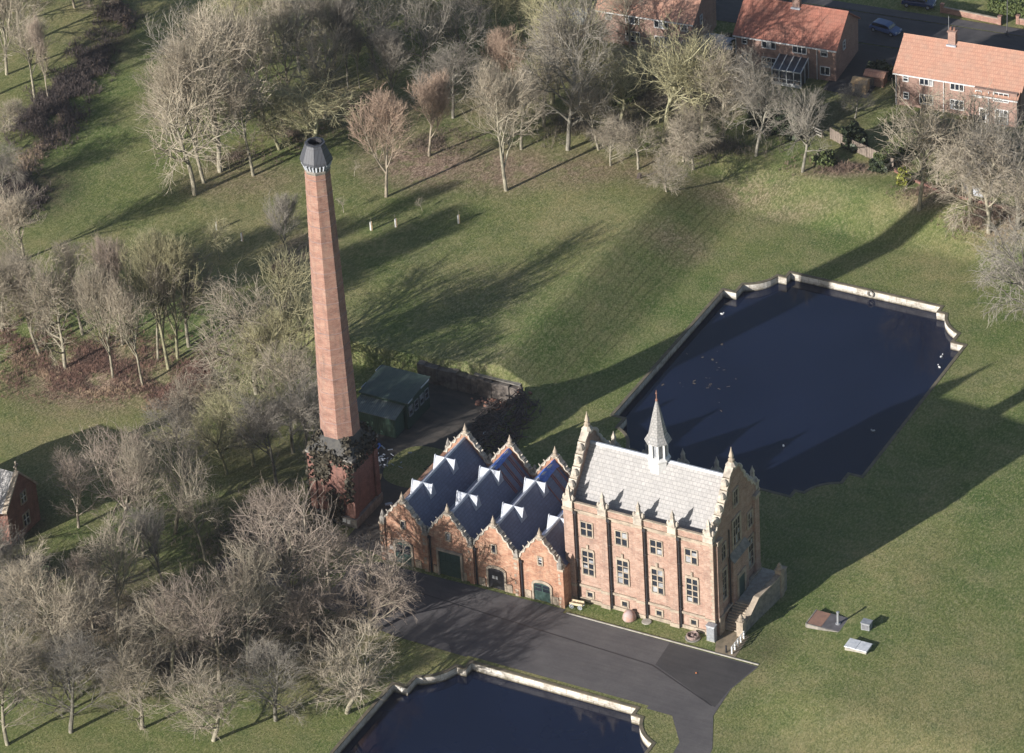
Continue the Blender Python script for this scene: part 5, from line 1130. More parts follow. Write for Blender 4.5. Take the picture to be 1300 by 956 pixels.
def make_tree(kind, seed, H=10.0, Wd=7.5):
    sp = SPEC[kind]; rr = random.Random(seed); main = []; twigs = []
    a_ = Wd / 2; cz = H * sp['wd']; zb = H * sp['cb'] * .8
    def env(p):          # >1 outside the crown envelope
        hb = (H - cz) if p.z > cz else (cz - zb) * 1.15
        lump = 1 + .38 * math.sin(p.x * 1.2 + seed) * math.cos(p.y * 1.3 + seed * 2) + .28 * math.sin(p.z * 1.1 + p.x * .8 + seed)
        return ((p.x ** 2 + p.y ** 2) / (a_ * a_) + ((p.z - cz) / hb) ** 2) / lump
    def reach(p, d):
        t_ = .2
        while t_ < H and env(p + d * t_) < 1: t_ += .25
        return t_
    def limb(p, d, ln, r0, r1, nseg, gn, up, store):
        pl = [(p.copy(), r0)]; st_ = ln / nseg
        for k in range(nseg):
            d = (d + rdir(rr) * gn + Vector((0, 0, up))).normalized(); p = p + d * st_
            pl.append((p.copy(), r0 + (r1 - r0) * (k + 1) / nseg))
        store.append(pl); return pl
    def at(pl, f):
        k = f * (len(pl) - 1); i = min(int(k), len(pl) - 2); f2 = k - i
        return pl[i][0].lerp(pl[i + 1][0], f2), pl[i][1] + (pl[i + 1][1] - pl[i][1]) * f2, (pl[i + 1][0] - pl[i][0]).normalized()
    def off(d, ang, rr):
        u = d.orthogonal().normalized(); u.rotate(Matrix.Rotation(rr.uniform(0, 2 * math.pi), 3, d)); a = R(ang); return (d * math.cos(a) + u * math.sin(a)).normalized()
    R0 = H * .0135 + .035
    trunk = limb(Vector((0, 0, -.3)), Vector((rr.gauss(0, .06), rr.gauss(0, .06), 1)), H * (.82 if kind in 'VRB' else .55), R0 * 1.15, R0 * (.22 if kind in 'VRB' else .6), 8, .05 + sp['gn'] * .25, .06, main)
    lv1 = []
    for i in range(sp['limbs']):
        f = sp['cb'] / .82 + (1 - sp['cb'] / .82) * (i + rr.uniform(0, .8)) / sp['limbs'] if kind in 'VRB' else sp['cb'] / .55 + (1 - sp['cb'] / .55) * (i + rr.uniform(.2, 1)) / sp['limbs']
        f = max(.05, min(.99, f)); p, r, d = at(trunk, f)
        lo, hi = sp['ang']; nd_ = off(d, hi - (hi - lo) * f * rr.uniform(.7, 1.1), rr); nd_.z = max(nd_.z, -.05); nd_.normalize()
        ln = reach(p, nd_) * rr.uniform(.72, .98); lv1.append(limb(p, nd_, ln, min(r * .7, R0 * .5), .024, 7, sp['gn'] * .9, sp['up'] * (.6), main))
    lv1.append(trunk)
    lv2 = []
    for pl in lv1:
        L1 = sum((pl[k + 1][0] - pl[k][0]).length for k in range(len(pl) - 1)); n = max(4, int(L1 * 2.2))
        for i in range(n):
            f = .22 + .78 * (i + rr.random()) / n
            if pl is trunk: f = .5 + .5 * f
            p, r, d = at(pl, min(f, .99))
            nd_ = off(d, rr.uniform(25, 62), rr); ln = min(reach(p, nd_) * rr.uniform(.7, 1.0), H * .30 * (1.15 - .5 * f)); ln = max(ln, .3)
            if env(p) > 1.15: continue
            lv2.append(limb(p, nd_, ln, min(r * .65, .036), .014, 4, sp['gn'], sp['up'] * .8, main if r > .05 else twigs))
    lv3 = []
    for pl in lv2:
        L1 = sum((pl[k + 1][0] - pl[k][0]).length for k in range(len(pl) - 1)); n = max(2, int(L1 * 3.9 * (.6 + .4 * sp['dens'])))
        for i in range(n):
            f = .15 + .85 * (i + rr.random()) / n; p, r, d = at(pl, min(f, .99)); nd_ = off(d, rr.uniform(22, 58), rr)
            ln = max(.25, min(reach(p, nd_), H * .13) * rr.uniform(.5, 1.35))
            lv3.append(limb(p, nd_, ln, min(r, .017), .009, 3, .2, sp['up'] * .8 - sp['droop'] * .6, twigs))
    dens = sp['dens']
    for pl in lv3:
        L1 = sum((pl[k + 1][0] - pl[k][0]).length for k in range(len(pl) - 1)); n = int(L1 * 5.0 * dens + rr.random())
        for i in range(n):
            f = .1 + .9 * (i + rr.random()) / n; p, r, d = at(pl, min(f, .99)); nd_ = off(d, rr.uniform(20, 55), rr); nd_.z += sp['up'] * .8 - sp['droop'] * .9; nd_.normalize()
            ln = rr.uniform(.25, .75) * H / 10; twigs.append([(p, .0098), (p + nd_ * ln, .0045)])
    Vm, Fm = prism(main, 6); Vt, Ft = prism(twigs, 3)
    return (Vm, Fm), (Vt, Ft)
protos = {}; BASED = {k: v['dens'] for k, v in SPEC.items()}; BASEG = {k: v['gn'] for k, v in SPEC.items()}
VAR = {'B': 8, 'V': 4, 'G': 8, 'R': 2, 'W': 3, 'S': 2}
for kind, nv_ in VAR.items():
    for k in range(nv_):
        SPEC[kind]['dens'] = BASED[kind] * (1.0, .6, .8, .45)[k % 4]; SPEC[kind]['gn'] = BASEG[kind] * (1, 1.4, .8, 1.2)[k % 4]
        (Vm, Fm), (Vt, Ft) = make_tree(kind, 100 + k * 17 + ord(kind), Wd=7.5)
        meshes = []
        for nm, V_a, F_a, mt, sm_ in (('trunk', Vm, Fm, BARK, True), ('crown', Vt, Ft, TWIG, False)):
            me = bpy.data.meshes.new(nm); me.vertices.add(len(V_a)); me.vertices.foreach_set('co', V_a.ravel())
            me.loops.add(F_a.size); me.loops.foreach_set('vertex_index', F_a.ravel()); me.polygons.add(len(F_a)); me.polygons.foreach_set('loop_start', np.arange(0, F_a.size, 4, dtype=np.int32))
            me.materials.append(mt); me.update(calc_edges=True)
            if sm_: me.polygons.foreach_set('use_smooth', np.ones(len(F_a), bool))
            meshes.append(me)
        protos[(kind, k)] = meshes
        print('tree', kind, k, len(Fm), len(Ft))
TONE = {'tan': ((1.0, .98, .93), (.92, .88, .83)), 'green': ((1.0, 1.02, .8), (.98, 1.0, .72)), 'red': ((.9, .82, .78), (.98, .80, .74)), 'grey': ((.66, .66, .68), (.66, .66, .68)), 'pink': ((.98, .92, .90), (.84, .76, .76))}
TREES = [(-122.8, 74.0, 15.6, 9.1, 'V', 'tan', 'tall tan bare tree in the far top left corner, taller of the two there', 'bare trees in and around the park'),
(-115.9, 70.2, 11.0, 7.5, 'V', 'tan', 'vase-shaped bare tree beside the bramble strip near the top left corner', 'bare trees in and around the park'),
(-113.6, 70.2, 12.2, 3.3, 'V', 'pink', 'thin upright bare tree just right of the vase-shaped tree at top left', 'bare trees in and around the park'),
(-114.0, 61.5, 5.1, 5.1, 'G', 'tan', 'small bare thorn tree low in the dark left edge above the bramble bank', 'bare trees in and around the park'),
(-119.5, 93.8, 6.6, 7.9, 'B', 'pink', 'pinkish bare treetop at the upper end of the bramble strip', 'bare trees in and around the park'),
(-130.0, 85.2, 9.2, 9.2, 'B', 'tan', 'wide bare tree cut by the top left picture corner', 'bare trees in and around the park'),
(-111.9, 53.8, 7.6, 7.6, 'B', 'tan', 'bare tree half out of frame on the left below the thorn tree', 'bare trees in and around the park'),
(-82.7, 56.9, 18.8, 13.1, 'G', 'tan', 'broad leaning old bare tree at the lower left tip of the upper wood', 'bare trees in and around the park'),
(-83.2, 59.9, 18.9, 10.0, 'V', 'tan', 'tall slim bare tree right behind the leaning old tree of the upper wood', 'bare trees in and around the park'),
(-82.8, 63.1, 22.7, 13.8, 'B', 'tan', 'tall wide bare tree, third trunk from the left tip of the upper wood', 'bare trees in and around the park'),
(-95.8, 90.2, 14.3, 7.7, 'G', 'green', 'pale lichened forked tree at the top edge left of the wood', 'bare trees in and around the park'),
(-78.3, 64.0, 15.1, 10.0, 'B', 'tan', 'bare tree with a short trunk standing left of the chimney top', 'bare trees in and around the park'),
(-83.7, 76.1, 16.6, 10.8, 'B', 'tan', 'dense bare tree deep in the wood left of the chimney top', 'bare trees in and around the park'),
(-83.4, 81.9, 15.4, 8.9, 'B', 'tan', 'bare tree with a dark straight trunk above the chimney top', 'bare trees in and around the park'),
(-86.9, 93.8, 12.9, 7.7, 'B', 'tan', 'bare tree with a bright straight trunk near the top edge above the chimney', 'bare trees in and around the park'),
(-93.0, 94.6, 11.7, 9.1, 'B', 'green', 'greenish bare tree crown at the top edge left of the bright trunk', 'bare trees in and around the park'),
(-82.4, 91.7, 14.2, 8.0, 'B', 'tan', 'bare tree with crooked trunk right above the chimney cap near the top edge', 'bare trees in and around the park'),
(-78.3, 88.6, 12.8, 5.9, 'V', 'grey', 'slim bare tree between the crooked tree and the open shaded grass', 'bare trees in and around the park'),
(-73.8, 71.6, 11.4, 13.8, 'G', 'green', 'low spreading greenish gnarled tree directly behind the chimney cap', 'bare trees in and around the park'),
(-76.9, 89.2, 9.0, 3.8, 'V', 'grey', 'small thin bare tree at the left side of the shaded glade', 'bare trees in and around the park'),
(-78.5, 71.0, 10.1, 10.1, 'G', 'green', 'twisted lichened tree left of the one behind the chimney cap', 'bare trees in and around the park'),
(-88.0, 76.0, 14.1, 10.2, 'B', 'tan', 'bare tree filling the upper wood right of its tall wide neighbour', 'bare trees in and around the park'),
(-91.9, 67.5, 11.4, 8.9, 'B', 'tan', 'rounded bare tree at the far left flank of the upper wood', 'bare trees in and around the park'),
(-75.7, 92.2, 15.4, 7.7, 'G', 'grey', 'bare tree with tall bare pole trunk in the shaded glade', 'bare trees in and around the park'),
(-79.9, 101.1, 10.4, 9.0, 'G', 'green', 'stout pale-trunked tree with a yellow-green crown at the top edge', 'bare trees in and around the park'),
(-69.0, 91.2, 16.6, 7.6, 'G', 'grey', 'dark leaning bare tree in the middle of the shaded glade', 'bare trees in and around the park'),
(-72.2, 103.6, 9.1, 5.7, 'G', 'green', 'bare tree on a small mossy patch at the top of the glade', 'bare trees in and around the park'),
(-65.4, 98.1, 14.1, 7.9, 'G', 'grey', 'bare tree with a curved trunk at the right side of the glade', 'bare trees in and around the park'),
(-64.5, 105.6, 11.6, 7.7, 'B', 'green', 'yellowish bare tree at the top edge right of the curved trunk', 'bare trees in and around the park'),
(-59.7, 77.0, 12.0, 8.3, 'R', 'red', 'reddish small tree behind the big reddish round tree of the glade', 'bare trees in and around the park'),
(-59.9, 66.0, 14.0, 9.4, 'R', 'red', 'red-brown fan-shaped tree on the leaf litter right of the chimney top', 'bare trees in and around the park'),
(-46.5, 73.3, 17.5, 11.4, 'V', 'tan', 'pale fan-shaped tree with a straight bright stem at the wood edge', 'bare trees in and around the park'),
(-55.9, 93.8, 10.2, 7.6, 'R', 'red', 'reddish bare tree behind the pale fan-shaped tree', 'bare trees in and around the park'),
(-66.1, 68.8, 2.8, 1.7, 'S', 'tan', 'crooked little sapling between the chimney cap and the red-brown tree', 'bare trees in and around the park'),
(-62.9, 60.4, 3.0, 2.0, 'S', 'tan', 'white-stemmed leaning sapling close to the chimney shaft', 'bare trees in and around the park'),
(-53.9, 64.7, 2.2, 1.5, 'S', 'tan', 'tiny sapling in the grass below the red-brown tree', 'bare trees in and around the park'),
(-51.3, 95.3, 15.3, 12.7, 'B', 'green', 'broad lichened tree at the top edge left of the half-hidden house', 'bare trees in and around the park'),
(-43.9, 85.4, 21.4, 13.8, 'B', 'grey', 'greyish many-stemmed tree right of the pale fan-shaped tree', 'bare trees in and around the park'),
(-40.9, 94.4, 10.7, 10.1, 'G', 'green', 'gnarled tree in front of the half-hidden brick house', 'bare trees in and around the park'),
(-37.0, 83.9, 7.3, 5.7, 'W', 'tan', 'weeping twiggy small tree at the front of the thicket by the lawn', 'bare trees in and around the park'),
(-33.4, 92.0, 17.6, 13.1, 'G', 'green', 'large yellow-green gnarled tree in front of the gap between two houses', 'bare trees in and around the park'),
(-28.9, 94.4, 15.1, 10.0, 'B', 'green', 'lichened tree just right of the large yellow-green gnarled tree', 'bare trees in and around the park'),
(-26.3, 94.4, 13.8, 9.5, 'B', 'tan', 'bare tree left of the ivy-dark garden of the conservatory house', 'bare trees in and around the park'),
(-21.0, 93.3, 15.0, 8.7, 'G', 'grey', 'slim-trunked bare tree at the lawn edge below the conservatory house', 'bare trees in and around the park'),
(-26.8, 79.3, 5.4, 5.7, 'W', 'tan', 'straw-coloured twiggy bush standing forward on the lawn', 'bare trees in and around the park'),
(-61.6, 107.6, 11.6, 10.3, 'B', 'green', 'yellowish wide tree cut by the top edge left of the half-hidden house', 'bare trees in and around the park'),
(-37.4, 108.3, 7.7, 7.6, 'B', 'grey', 'bare tree before the right end of the half-hidden house', 'bare trees in and around the park'),
(-33.3, 84.3, 7.5, 7.5, 'G', 'tan', 'low branching tree between the weeping tree and the straw-coloured bush', 'bare trees in and around the park'),
(-26.9, 87.1, 7.5, 7.4, 'W', 'tan', 'thicket tree with drooping twigs right of the straw-coloured bush', 'bare trees in and around the park'),
(-13.9, 92.0, 12.4, 8.7, 'G', 'grey', 'bare tree with a pale leaning trunk in front of the conservatory', 'bare trees in and around the park'),
(2.9, 90.0, 18.5, 11.8, 'G', 'tan', 'bare tree at the end of the chimney shadow with a forked trunk', 'bare trees in and around the park'),
(-13.3, 107.0, 5.0, 5.6, 'B', 'grey', 'dark twiggy tree by the garden clutter between the two right houses', 'bare trees in and around the park'),
(3.9, 100.0, 5.6, 7.4, 'B', 'tan', 'bare tree before the patio door of the right-hand house', 'bare trees in and around the park'),
(12.8, 88.9, 14.7, 12.2, 'W', 'tan', 'drooping tan tree right of the forked tree at the end of the shadow', 'bare trees in and around the park'),
(16.0, 90.4, 16.5, 15.8, 'G', 'grey', 'largest bare tree at the right edge with wide arching limbs', 'bare trees in and around the park'),
(23.9, 74.7, 14.5, 13.2, 'W', 'grey', 'grey-brown fuzzy tree at the right edge beside the pond lawn', 'bare trees in and around the park'),
(21.4, 86.9, 13.4, 13.3, 'B', 'tan', 'bare tree almost out of frame at the right edge', 'bare trees in and around the park'),
(12.1, 97.4, 7.4, 8.6, 'B', 'tan', 'bare tree in front of the right end of the right-hand house', 'bare trees in and around the park'),
(-71.5, 44.4, 6.2, 4.2, 'G', 'green', 'small lichened tree alone on the meadow left of the chimney', 'bare trees in and around the park'),
(-64.3, 47.9, 8.6, 6.1, 'R', 'grey', 'small grey-brown tree rising from a bush left of the chimney shaft', 'bare trees in and around the park'),
(-77.9, 18.5, 15.9, 11.2, 'B', 'tan', 'rounded bare tree, leftmost inside the bracken copse', 'bare trees in and around the park'),
(-79.3, 24.8, 12.2, 8.5, 'B', 'tan', 'bare tree at the back of the bracken copse behind its leftmost rounded tree', 'bare trees in and around the park'),
(-71.4, 19.0, 16.1, 7.3, 'V', 'tan', 'slim birch-like tree with one white stem in the bracken copse', 'bare trees in and around the park'),
(-73.6, 24.8, 13.4, 6.8, 'V', 'pink', 'pinkish slim tree behind the white-stemmed tree of the copse', 'bare trees in and around the park'),
(-67.2, 19.1, 14.6, 7.2, 'V', 'tan', 'bare tree with a forked pale stem in the middle of the bracken copse', 'bare trees in and around the park'),
(-67.9, 23.8, 14.6, 7.3, 'V', 'tan', 'slender tree at the back of the copse between two forked ones', 'bare trees in and around the park'),
(-65.9, 22.9, 17.0, 9.2, 'V', 'green', 'tall tree with long parallel stems on the right of the bracken copse', 'bare trees in and around the park'),
(-65.8, 24.9, 15.8, 9.2, 'V', 'green', 'rounded upright tree, rightmost in the bracken copse', 'bare trees in and around the park'),
(-89.2, 22.0, 13.5, 9.3, 'B', 'tan', 'bare tree at the left edge beside the bracken copse', 'bare trees in and around the park'),
(-87.1, 14.6, 14.7, 11.0, 'B', 'tan', 'bare tree half out of frame left of the bracken copse', 'bare trees in and around the park'),
(-53.6, 22.9, 16.3, 14.4, 'G', 'tan', 'wide pale gnarled tree left of the lower chimney shaft', 'bare trees in and around the park'),
(-48.2, 22.6, 19.9, 12.0, 'B', 'green', 'pale tree with two thick stems close left of the chimney shaft', 'bare trees in and around the park'),
(-46.4, 10.0, 14.3, 10.2, 'G', 'green', 'greenish bare tree on the grass left of the chimney base', 'bare trees in and around the park'),
(-48.4, 7.4, 12.1, 8.2, 'G', 'green', 'crooked bare tree between the copse and the chimney base', 'bare trees in and around the park'),
(-41.8, 7.5, 12.1, 9.1, 'B', 'grey', 'grey bare tree near the chimney base with dark lower trunk', 'bare trees in and around the park'),
(-47.7, -5.3, 16.4, 9.7, 'G', 'tan', 'twisted tree with twin bright limbs above the lower left wood', 'bare trees in and around the park'),
(-48.5, -10.9, 16.3, 7.6, 'B', 'tan', 'tall bare tree in the middle of the lower left wood', 'bare trees in and around the park'),
(-52.5, -10.0, 16.1, 11.1, 'G', 'pink', 'wide pinkish tree with a bright forked trunk right of the gabled cottage', 'bare trees in and around the park'),
(-41.7, -8.5, 15.2, 6.2, 'G', 'tan', 'bare pole-trunked tree alone on the shaded grass with sparse limbs', 'bare trees in and around the park'),
(-41.7, -16.8, 12.9, 6.6, 'V', 'grey', 'thin-stemmed tree on the shaded grass left of the big pinkish crowns', 'bare trees in and around the park'),
(-46.1, -25.1, 10.2, 6.6, 'B', 'pink', 'rounded pinkish tree low in the lower left wood', 'bare trees in and around the park'),
(-43.5, -24.0, 15.0, 7.9, 'B', 'tan', 'bare tree right of the rounded pinkish tree in the lower left wood', 'bare trees in and around the park'),
(-44.0, -33.6, 16.0, 11.8, 'B', 'tan', 'dense bare tree at the bottom left', 'bare trees in and around the park'),
(-49.4, -35.7, 12.8, 10.9, 'B', 'grey', 'dark bare tree in the bottom left corner', 'bare trees in and around the park'),
(-38.3, -31.6, 9.6, 7.9, 'G', 'tan', 'low pale-limbed tree at the bottom, fourth from the left corner', 'bare trees in and around the park'),
(-33.1, -29.4, 13.8, 8.8, 'G', 'tan', 'bright-branched tree at the bottom left of centre', 'bare trees in and around the park'),
(-28.4, -27.6, 15.9, 10.8, 'G', 'pink', 'big dense grey tree at the bottom below the pole-trunked tree', 'bare trees in and around the park'),
(-26.1, -25.1, 15.9, 8.8, 'B', 'tan', 'bare tree at the bottom beside the big dense grey tree', 'bare trees in and around the park'),
(-33.0, -7.9, 11.9, 10.0, 'B', 'pink', 'dense pink-grey tree in the middle of the big twiggy crowns', 'bare trees in and around the park'),
(-24.9, -15.4, 19.3, 14.8, 'G', 'pink', 'huge pink-grey tree with sinuous pale limbs below the chimney base', 'bare trees in and around the park'),
(-22.7, -18.1, 9.6, 8.9, 'B', 'pink', 'pink-grey tree just in front of the huge sinuous one', 'bare trees in and around the park'),
(-17.7, -13.2, 12.3, 10.9, 'W', 'pink', 'drooping pale tree reaching over the tarmac by the leftmost gable', 'bare trees in and around the park'),
(-25.6, -8.1, 8.1, 8.0, 'B', 'pink', 'pink-grey crown between the chimney base and the leftmost gable', 'bare trees in and around the park'),
(-13.1, -26.4, 10.5, 11.7, 'G', 'tan', 'wide low tree at the bottom beside the front pond', 'bare trees in and around the park'),
(-19.4, -30.7, 9.5, 9.7, 'B', 'grey', 'bare tree at the very bottom left of the front pond tree', 'bare trees in and around the park'),
(-31.9, -37.7, 11.6, 9.8, 'B', 'tan', 'bare tree at the very bottom below the bright-branched tree', 'bare trees in and around the park'),
(-38.5, -41.5, 11.6, 10.7, 'B', 'grey', 'bare tree at the very bottom near the left corner', 'bare trees in and around the park'),
(-23.8, -36.4, 11.6, 10.7, 'B', 'tan', 'bare tree at the very bottom between its two neighbours', 'bare trees in and around the park'),
(-43.6, -46.0, 11.6, 10.7, 'B', 'tan', 'bare tree in the very bottom left corner', 'bare trees in and around the park'),
(-88.5, 71.2, 17.8, 11.4, 'B', 'tan', 'bare tree in the second row of the upper wood behind the leaning old tree', 'bare trees in and around the park'),
(-90.8, 83.8, 14.2, 11.5, 'G', 'tan', 'spreading bare tree in the third row of the upper wood', 'bare trees in and around the park'),
(-86.7, 90.1, 15.5, 10.3, 'B', 'grey', 'grey bare tree in the back row of the upper wood', 'bare trees in and around the park'),
(-96.2, 98.0, 11.7, 10.4, 'B', 'tan', 'bare tree whose crown is cut by the top edge above the upper wood', 'bare trees in and around the park'),
(-77.2, 80.4, 14.0, 10.1, 'G', 'tan', 'bare spreading tree just above and right of the chimney cap', 'bare trees in and around the park'),
(-86.7, 100.8, 11.7, 9.1, 'B', 'tan', 'bare tree by the blue and red heap at the top edge', 'bare trees in and around the park'),
(-96.0, 77.1, 14.1, 10.2, 'G', 'grey', 'grey tree at the far side of the upper wood on its left', 'bare trees in and around the park'),
(-78.8, 105.2, 10.4, 7.8, 'B', 'grey', 'bare tree at the top edge right of the stout yellow-green one', 'bare trees in and around the park'),
(-69.3, 109.0, 10.4, 9.0, 'B', 'grey', 'bare tree at the top edge over the right end of the glade', 'bare trees in and around the park'),
(-49.6, 89.6, 16.4, 11.3, 'G', 'tan', 'bare gnarled tree in the second row left of the weeping tree', 'bare trees in and around the park'),
(-46.8, 95.3, 16.5, 12.6, 'B', 'green', 'greenish tree in the second row of the thicket behind the weeping tree', 'bare trees in and around the park'),
(-41.0, 102.2, 8.3, 10.1, 'B', 'tan', 'bare tree behind the large yellow-green gnarled one', 'bare trees in and around the park'),
(-33.8, 98.5, 10.7, 10.1, 'G', 'tan', 'bare tree between the large yellow-green tree and the conservatory house', 'bare trees in and around the park'),
(-32.5, 103.5, 8.9, 8.8, 'B', 'grey', 'grey tree before the left end of the conservatory house', 'bare trees in and around the park'),
(8.6, 92.7, 14.7, 13.5, 'G', 'tan', 'arching tree between the forked tree and the largest right-edge tree', 'bare trees in and around the park'),
(-94.4, 34.9, 9.9, 8.6, 'V', 'tan', 'bare tree at the left edge above the bracken copse', 'bare trees in and around the park'),
(-82.5, 19.9, 13.5, 9.7, 'V', 'tan', 'slim bare tree on the left front of the bracken copse', 'bare trees in and around the park'),
(-65.6, 27.2, 12.2, 9.7, 'B', 'tan', 'bare tree at the far right end of the bracken copse', 'bare trees in and around the park'),
(-58.5, -8.8, 9.9, 7.1, 'B', 'pink', 'small pinkish tree nearest the right side of the gabled cottage', 'bare trees in and around the park'),
(-62.0, -26.9, 16.2, 12.0, 'B', 'grey', 'added dense grey tree outside the left edge, shading the cottage front', 'bare trees in and around the park'),  # added outside the frame to shade the cottage front
(-68.2, -23.2, 16.3, 12.1, 'B', 'grey', 'added large grey tree outside the left edge, shading the cottage from behind its front', 'bare trees in and around the park'),  # likewise added for shade on the cottage
(-56.6, -32.6, 16.1, 11.9, 'B', 'grey', 'added grey tree outside the left edge at the bottom, there for its shade', 'bare trees in and around the park'),  # last of the added shading trees by the cottage
(-125.2, 81.3, 11.8, 10.4, 'B', 'tan', 'bare tree behind the vase-shaped tree near the top left corner', 'bare trees in and around the park'),
(-124.6, 93.7, 7.9, 7.9, 'B', 'pink', 'bare tree at the top edge left of the bramble strip', 'bare trees in and around the park'),
(-122.0, 66.3, 12.9, 10.3, 'B', 'tan', 'bare tree cut by the left edge above the thorn tree', 'bare trees in and around the park'),
(-106.4, 48.5, 7.6, 6.3, 'W', 'grey', 'bushy bare tree low in the brambles at the left edge', 'bare trees in and around the park'),
(-38.5, 9.8, 13.2, 9.1, 'B', 'grey', 'dark twiggy tree standing against the left side of the chimney base', 'bare trees in and around the park'),
(-43.5, 14.2, 14.4, 9.7, 'B', 'tan', 'tall bare tree directly left of the foot of the chimney shaft', 'bare trees in and around the park'),
(-50.0, 13.1, 13.3, 9.7, 'G', 'tan', 'spreading bare tree between the wide pale gnarled tree and the chimney base', 'bare trees in and around the park'),
(-48.3, 17.4, 14.4, 10.8, 'B', 'green', 'greenish tree behind the two trees left of the chimney base', 'bare trees in and around the park'),
(-52.9, 10.1, 11.1, 8.2, 'B', 'tan', 'bare tree on the lawn above the twisted twin-limbed tree', 'bare trees in and around the park'),
(-53.1, 5.6, 9.9, 8.2, 'G', 'grey', 'grey gnarled tree by the long shadow left of the chimney base trees', 'bare trees in and around the park'),
(-61.6, 87.0, 10.2, 8.9, 'B', 'grey', 'grey bare tree on the right side of the glade above the leaf litter', 'bare trees in and around the park'),
(-70.7, 87.5, 10.2, 7.6, 'V', 'grey', 'slim grey tree standing in the shade of the glade centre', 'bare trees in and around the park'),
(-49.5, 83.1, 12.6, 8.8, 'B', 'tan', 'bare tree between the pale fan-shaped tree and the many-stemmed one', 'bare trees in and around the park'),
(-40.3, 87.0, 10.0, 7.5, 'V', 'tan', 'slim tan tree just behind the weeping tree', 'bare trees in and around the park'),
(-28.9, 88.4, 7.5, 6.8, 'B', 'tan', 'small bare tree at the front of the thicket near the straw-coloured bush', 'bare trees in and around the park'),
(-48.7, 112.8, 9.7, 7.7, 'B', 'tan', 'thin bare tree directly in front of the half-hidden house wall', 'bare trees in and around the park'),
(3.1, 95.5, 9.3, 7.4, 'B', 'tan', 'bare tree between the clipped hedge and the arching tree', 'bare trees in and around the park')]
rt = random.Random(77); cnt = {}
for (x, y, H, Wd, kind, tone, lab, grp) in TREES:
    k = cnt.get(kind, 0); cnt[kind] = k + 1; var = k % VAR[kind]
    me_t, me_c = protos[(kind, var)]
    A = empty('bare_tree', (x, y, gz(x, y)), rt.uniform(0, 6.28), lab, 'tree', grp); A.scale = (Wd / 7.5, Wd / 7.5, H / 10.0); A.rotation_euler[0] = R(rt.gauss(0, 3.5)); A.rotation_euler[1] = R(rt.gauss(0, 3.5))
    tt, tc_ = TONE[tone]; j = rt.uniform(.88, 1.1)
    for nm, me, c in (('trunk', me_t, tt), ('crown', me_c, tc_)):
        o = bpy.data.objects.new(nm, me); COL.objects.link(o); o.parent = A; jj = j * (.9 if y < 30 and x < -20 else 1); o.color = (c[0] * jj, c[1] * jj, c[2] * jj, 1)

# undergrowth: bracken, brambles and rough scrub, each area one mass
def undergrowth(name, areas, n, cols, lab, seed, hr=(.2, .6), per=6, w_=.012):
    rr = random.Random(seed); mb = MB(); V_l = mb.v; F_l = mb.f
    tot = sum(a[2] * a[3] for a in areas)
    for (x0_, y0_, rx, ry, rot) in areas:
        for _ in range(int(n * rx * ry / tot)):
            q = min(1.35, abs(rr.gauss(0, .62))) ** .8; a = rr.uniform(0, 6.283); u = q * rx * math.cos(a); v = q * ry * math.sin(a); x = x0_ + u * math.cos(rot) - v * math.sin(rot); y = y0_ + u * math.sin(rot) + v * math.cos(rot)
            if math.sin(x * .9 + seed) + math.cos(y * 1.1 + x * .4) < rr.uniform(-1.6, .6): continue
            z = gz(x, y) - .05; h_ = rr.uniform(*hr) * rr.uniform(.5, 1.2)
            for __ in range(per):
                b2 = rr.uniform(0, 6.283); l = h_ * rr.uniform(.3, 1.0); dx, dy = math.cos(b2), math.sin(b2); px, py = -dy * w_, dx * w_; k = len(V_l); hh = h_ * rr.uniform(.6, 1.1)
                V_l += [(x - px, y - py, z), (x + px, y + py, z), (x + dx * l * .5 + px, y + dy * l * .5 + py, z + hh), (x + dx * l * .5 - px, y + dy * l * .5 - py, z + hh),
                        (x + dx * l * 1.2 + px, y + dy * l * 1.2 + py, z + hh * .8), (x + dx * l * 1.2 - px, y + dy * l * 1.2 - py, z + hh * .8)]
                F_l.append((k, k + 1, k + 2, k + 3)); F_l.append((k + 3, k + 2, k + 4, k + 5))
    o = mb.build(name, cols); tag(o, lab, 'undergrowth', kind='stuff')
undergrowth('bracken', [(-75.7, 19.9, 11.1, 6.1, 0.486), (-64.2, 19.3, 5.3, 3.5, 0.486), (-86.4, 22.4, 4.4, 4.0, 0.486), (-62.4, 23.8, 3.5, 4.0, 0.486)], 11000, simple('bracken', (.25,.145,.11), (.12,.075,.06), .8), 'red-brown bracken covering the copse floor', 1)
undergrowth('dry_bracken', [(-79.5, 16.9, 5.3, 1.6, 0.486), (-70.2, 16.5, 5.3, 1.5, 0.486), (-63.5, 16.3, 3.5, 1.3, 0.486), (-84.8, 18.1, 2.7, 1.6, 0.486)], 1500, simple('dry_bracken', (.45,.33,.22), (.25,.17,.12), .8), 'pale dry bracken along the front edge of the copse', 2)
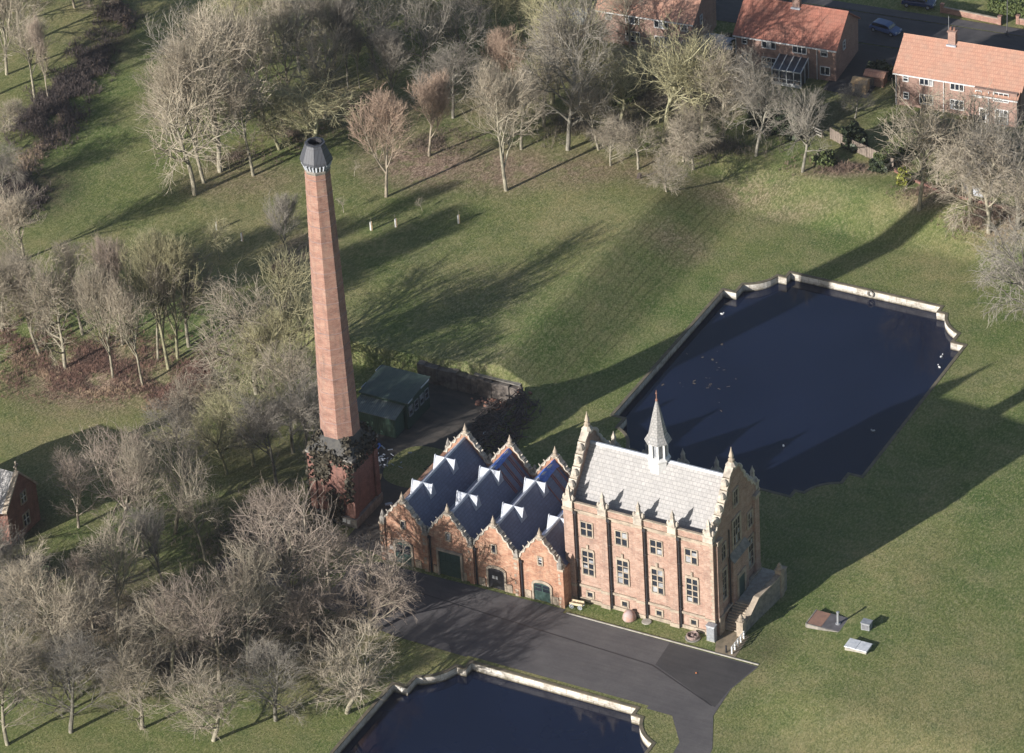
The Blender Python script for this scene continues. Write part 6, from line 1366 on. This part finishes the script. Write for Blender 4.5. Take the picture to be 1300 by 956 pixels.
undergrowth('brambles', [(-103.8, 47.4, 3.5, 6.5, 0.486), (-111.2, 66.1, 4.4, 8.1, 0.486), (-114.0, 81.2, 3.1, 7.3, 0.486), (-117.7, 94.0, 2.7, 4.8, 0.486), (-113.0, 74.7, 3.5, 4.8, 0.486)], 9000, simple('bramble', (.11,.085,.075), (.05,.04,.04), .6), 'dark brambles along the embankment at the upper left', 3, hr=(0.3, 1.1), w_=0.02)
undergrowth('pale_scrub', [(-106.8, 53.7, 1.9, 4.8, 0.486), (-108.6, 65.0, 1.2, 6.5, 0.486), (-112.4, 79.6, 0.9, 4.8, 0.486), (-116.1, 93.5, 0.7, 3.5, 0.486), (-107.6, 58.8, 1.2, 3.2, 0.486)], 1100, simple('pale_scrub', (.40,.30,.21), (.22,.16,.12), .8), 'pale dry scrub on the edge of the embankment', 4, hr=(0.3, 0.9))
undergrowth('scrub', [(-7.8, 95.9, 8.0, 1.5, 0.486), (1.8, 93.6, 3.5, 1.5, 0.486), (11.4, 91.1, 5.3, 2.6, 0.486), (-13.9, 94.8, 2.7, 1.6, 0.486)], 3500, simple('scrub', (.27,.19,.14), (.13,.09,.07), .8), 'brown scrub along the foot of the garden fence', 5)
undergrowth('thicket_floor', [(-43.0, 92.4, 9.7, 4.8, 0.486), (-27.2, 92.4, 8.0, 2.9, 0.486), (-37.2, 103.8, 9.7, 6.5, 0.486)], 6000, simple('thicket', (.20,.17,.12), (.09,.08,.06), .6), 'tangled brush under the thicket in front of the houses', 6, hr=(0.3, 1.0))
undergrowth('wood_floor', [(-79.1, 75.1, 5.3, 4.8, 0.486), (-82.7, 67.1, 5.3, 3.2, 0.486), (-60.0, 80.9, 5.3, 4.0, 0.486)], 2200, simple('brush', (.20,.15,.11), (.1,.075,.06), .6), 'low brown brush under the upper wood', 7)
undergrowth('lower_brush', [(-37.7, -3.1, 9.7, 9.7, 0.486), (-47.7, -25.6, 9.7, 9.7, 0.486), (-34.3, -25.8, 10.6, 6.5, 0.486), (-23.7, -14.9, 6.2, 6.5, 0.486)], 7000, simple('lowbrush', (.20,.165,.125), (.09,.075,.06), .6), 'grey-brown brush under the lower left trees', 8, hr=(0.3, 1.0))
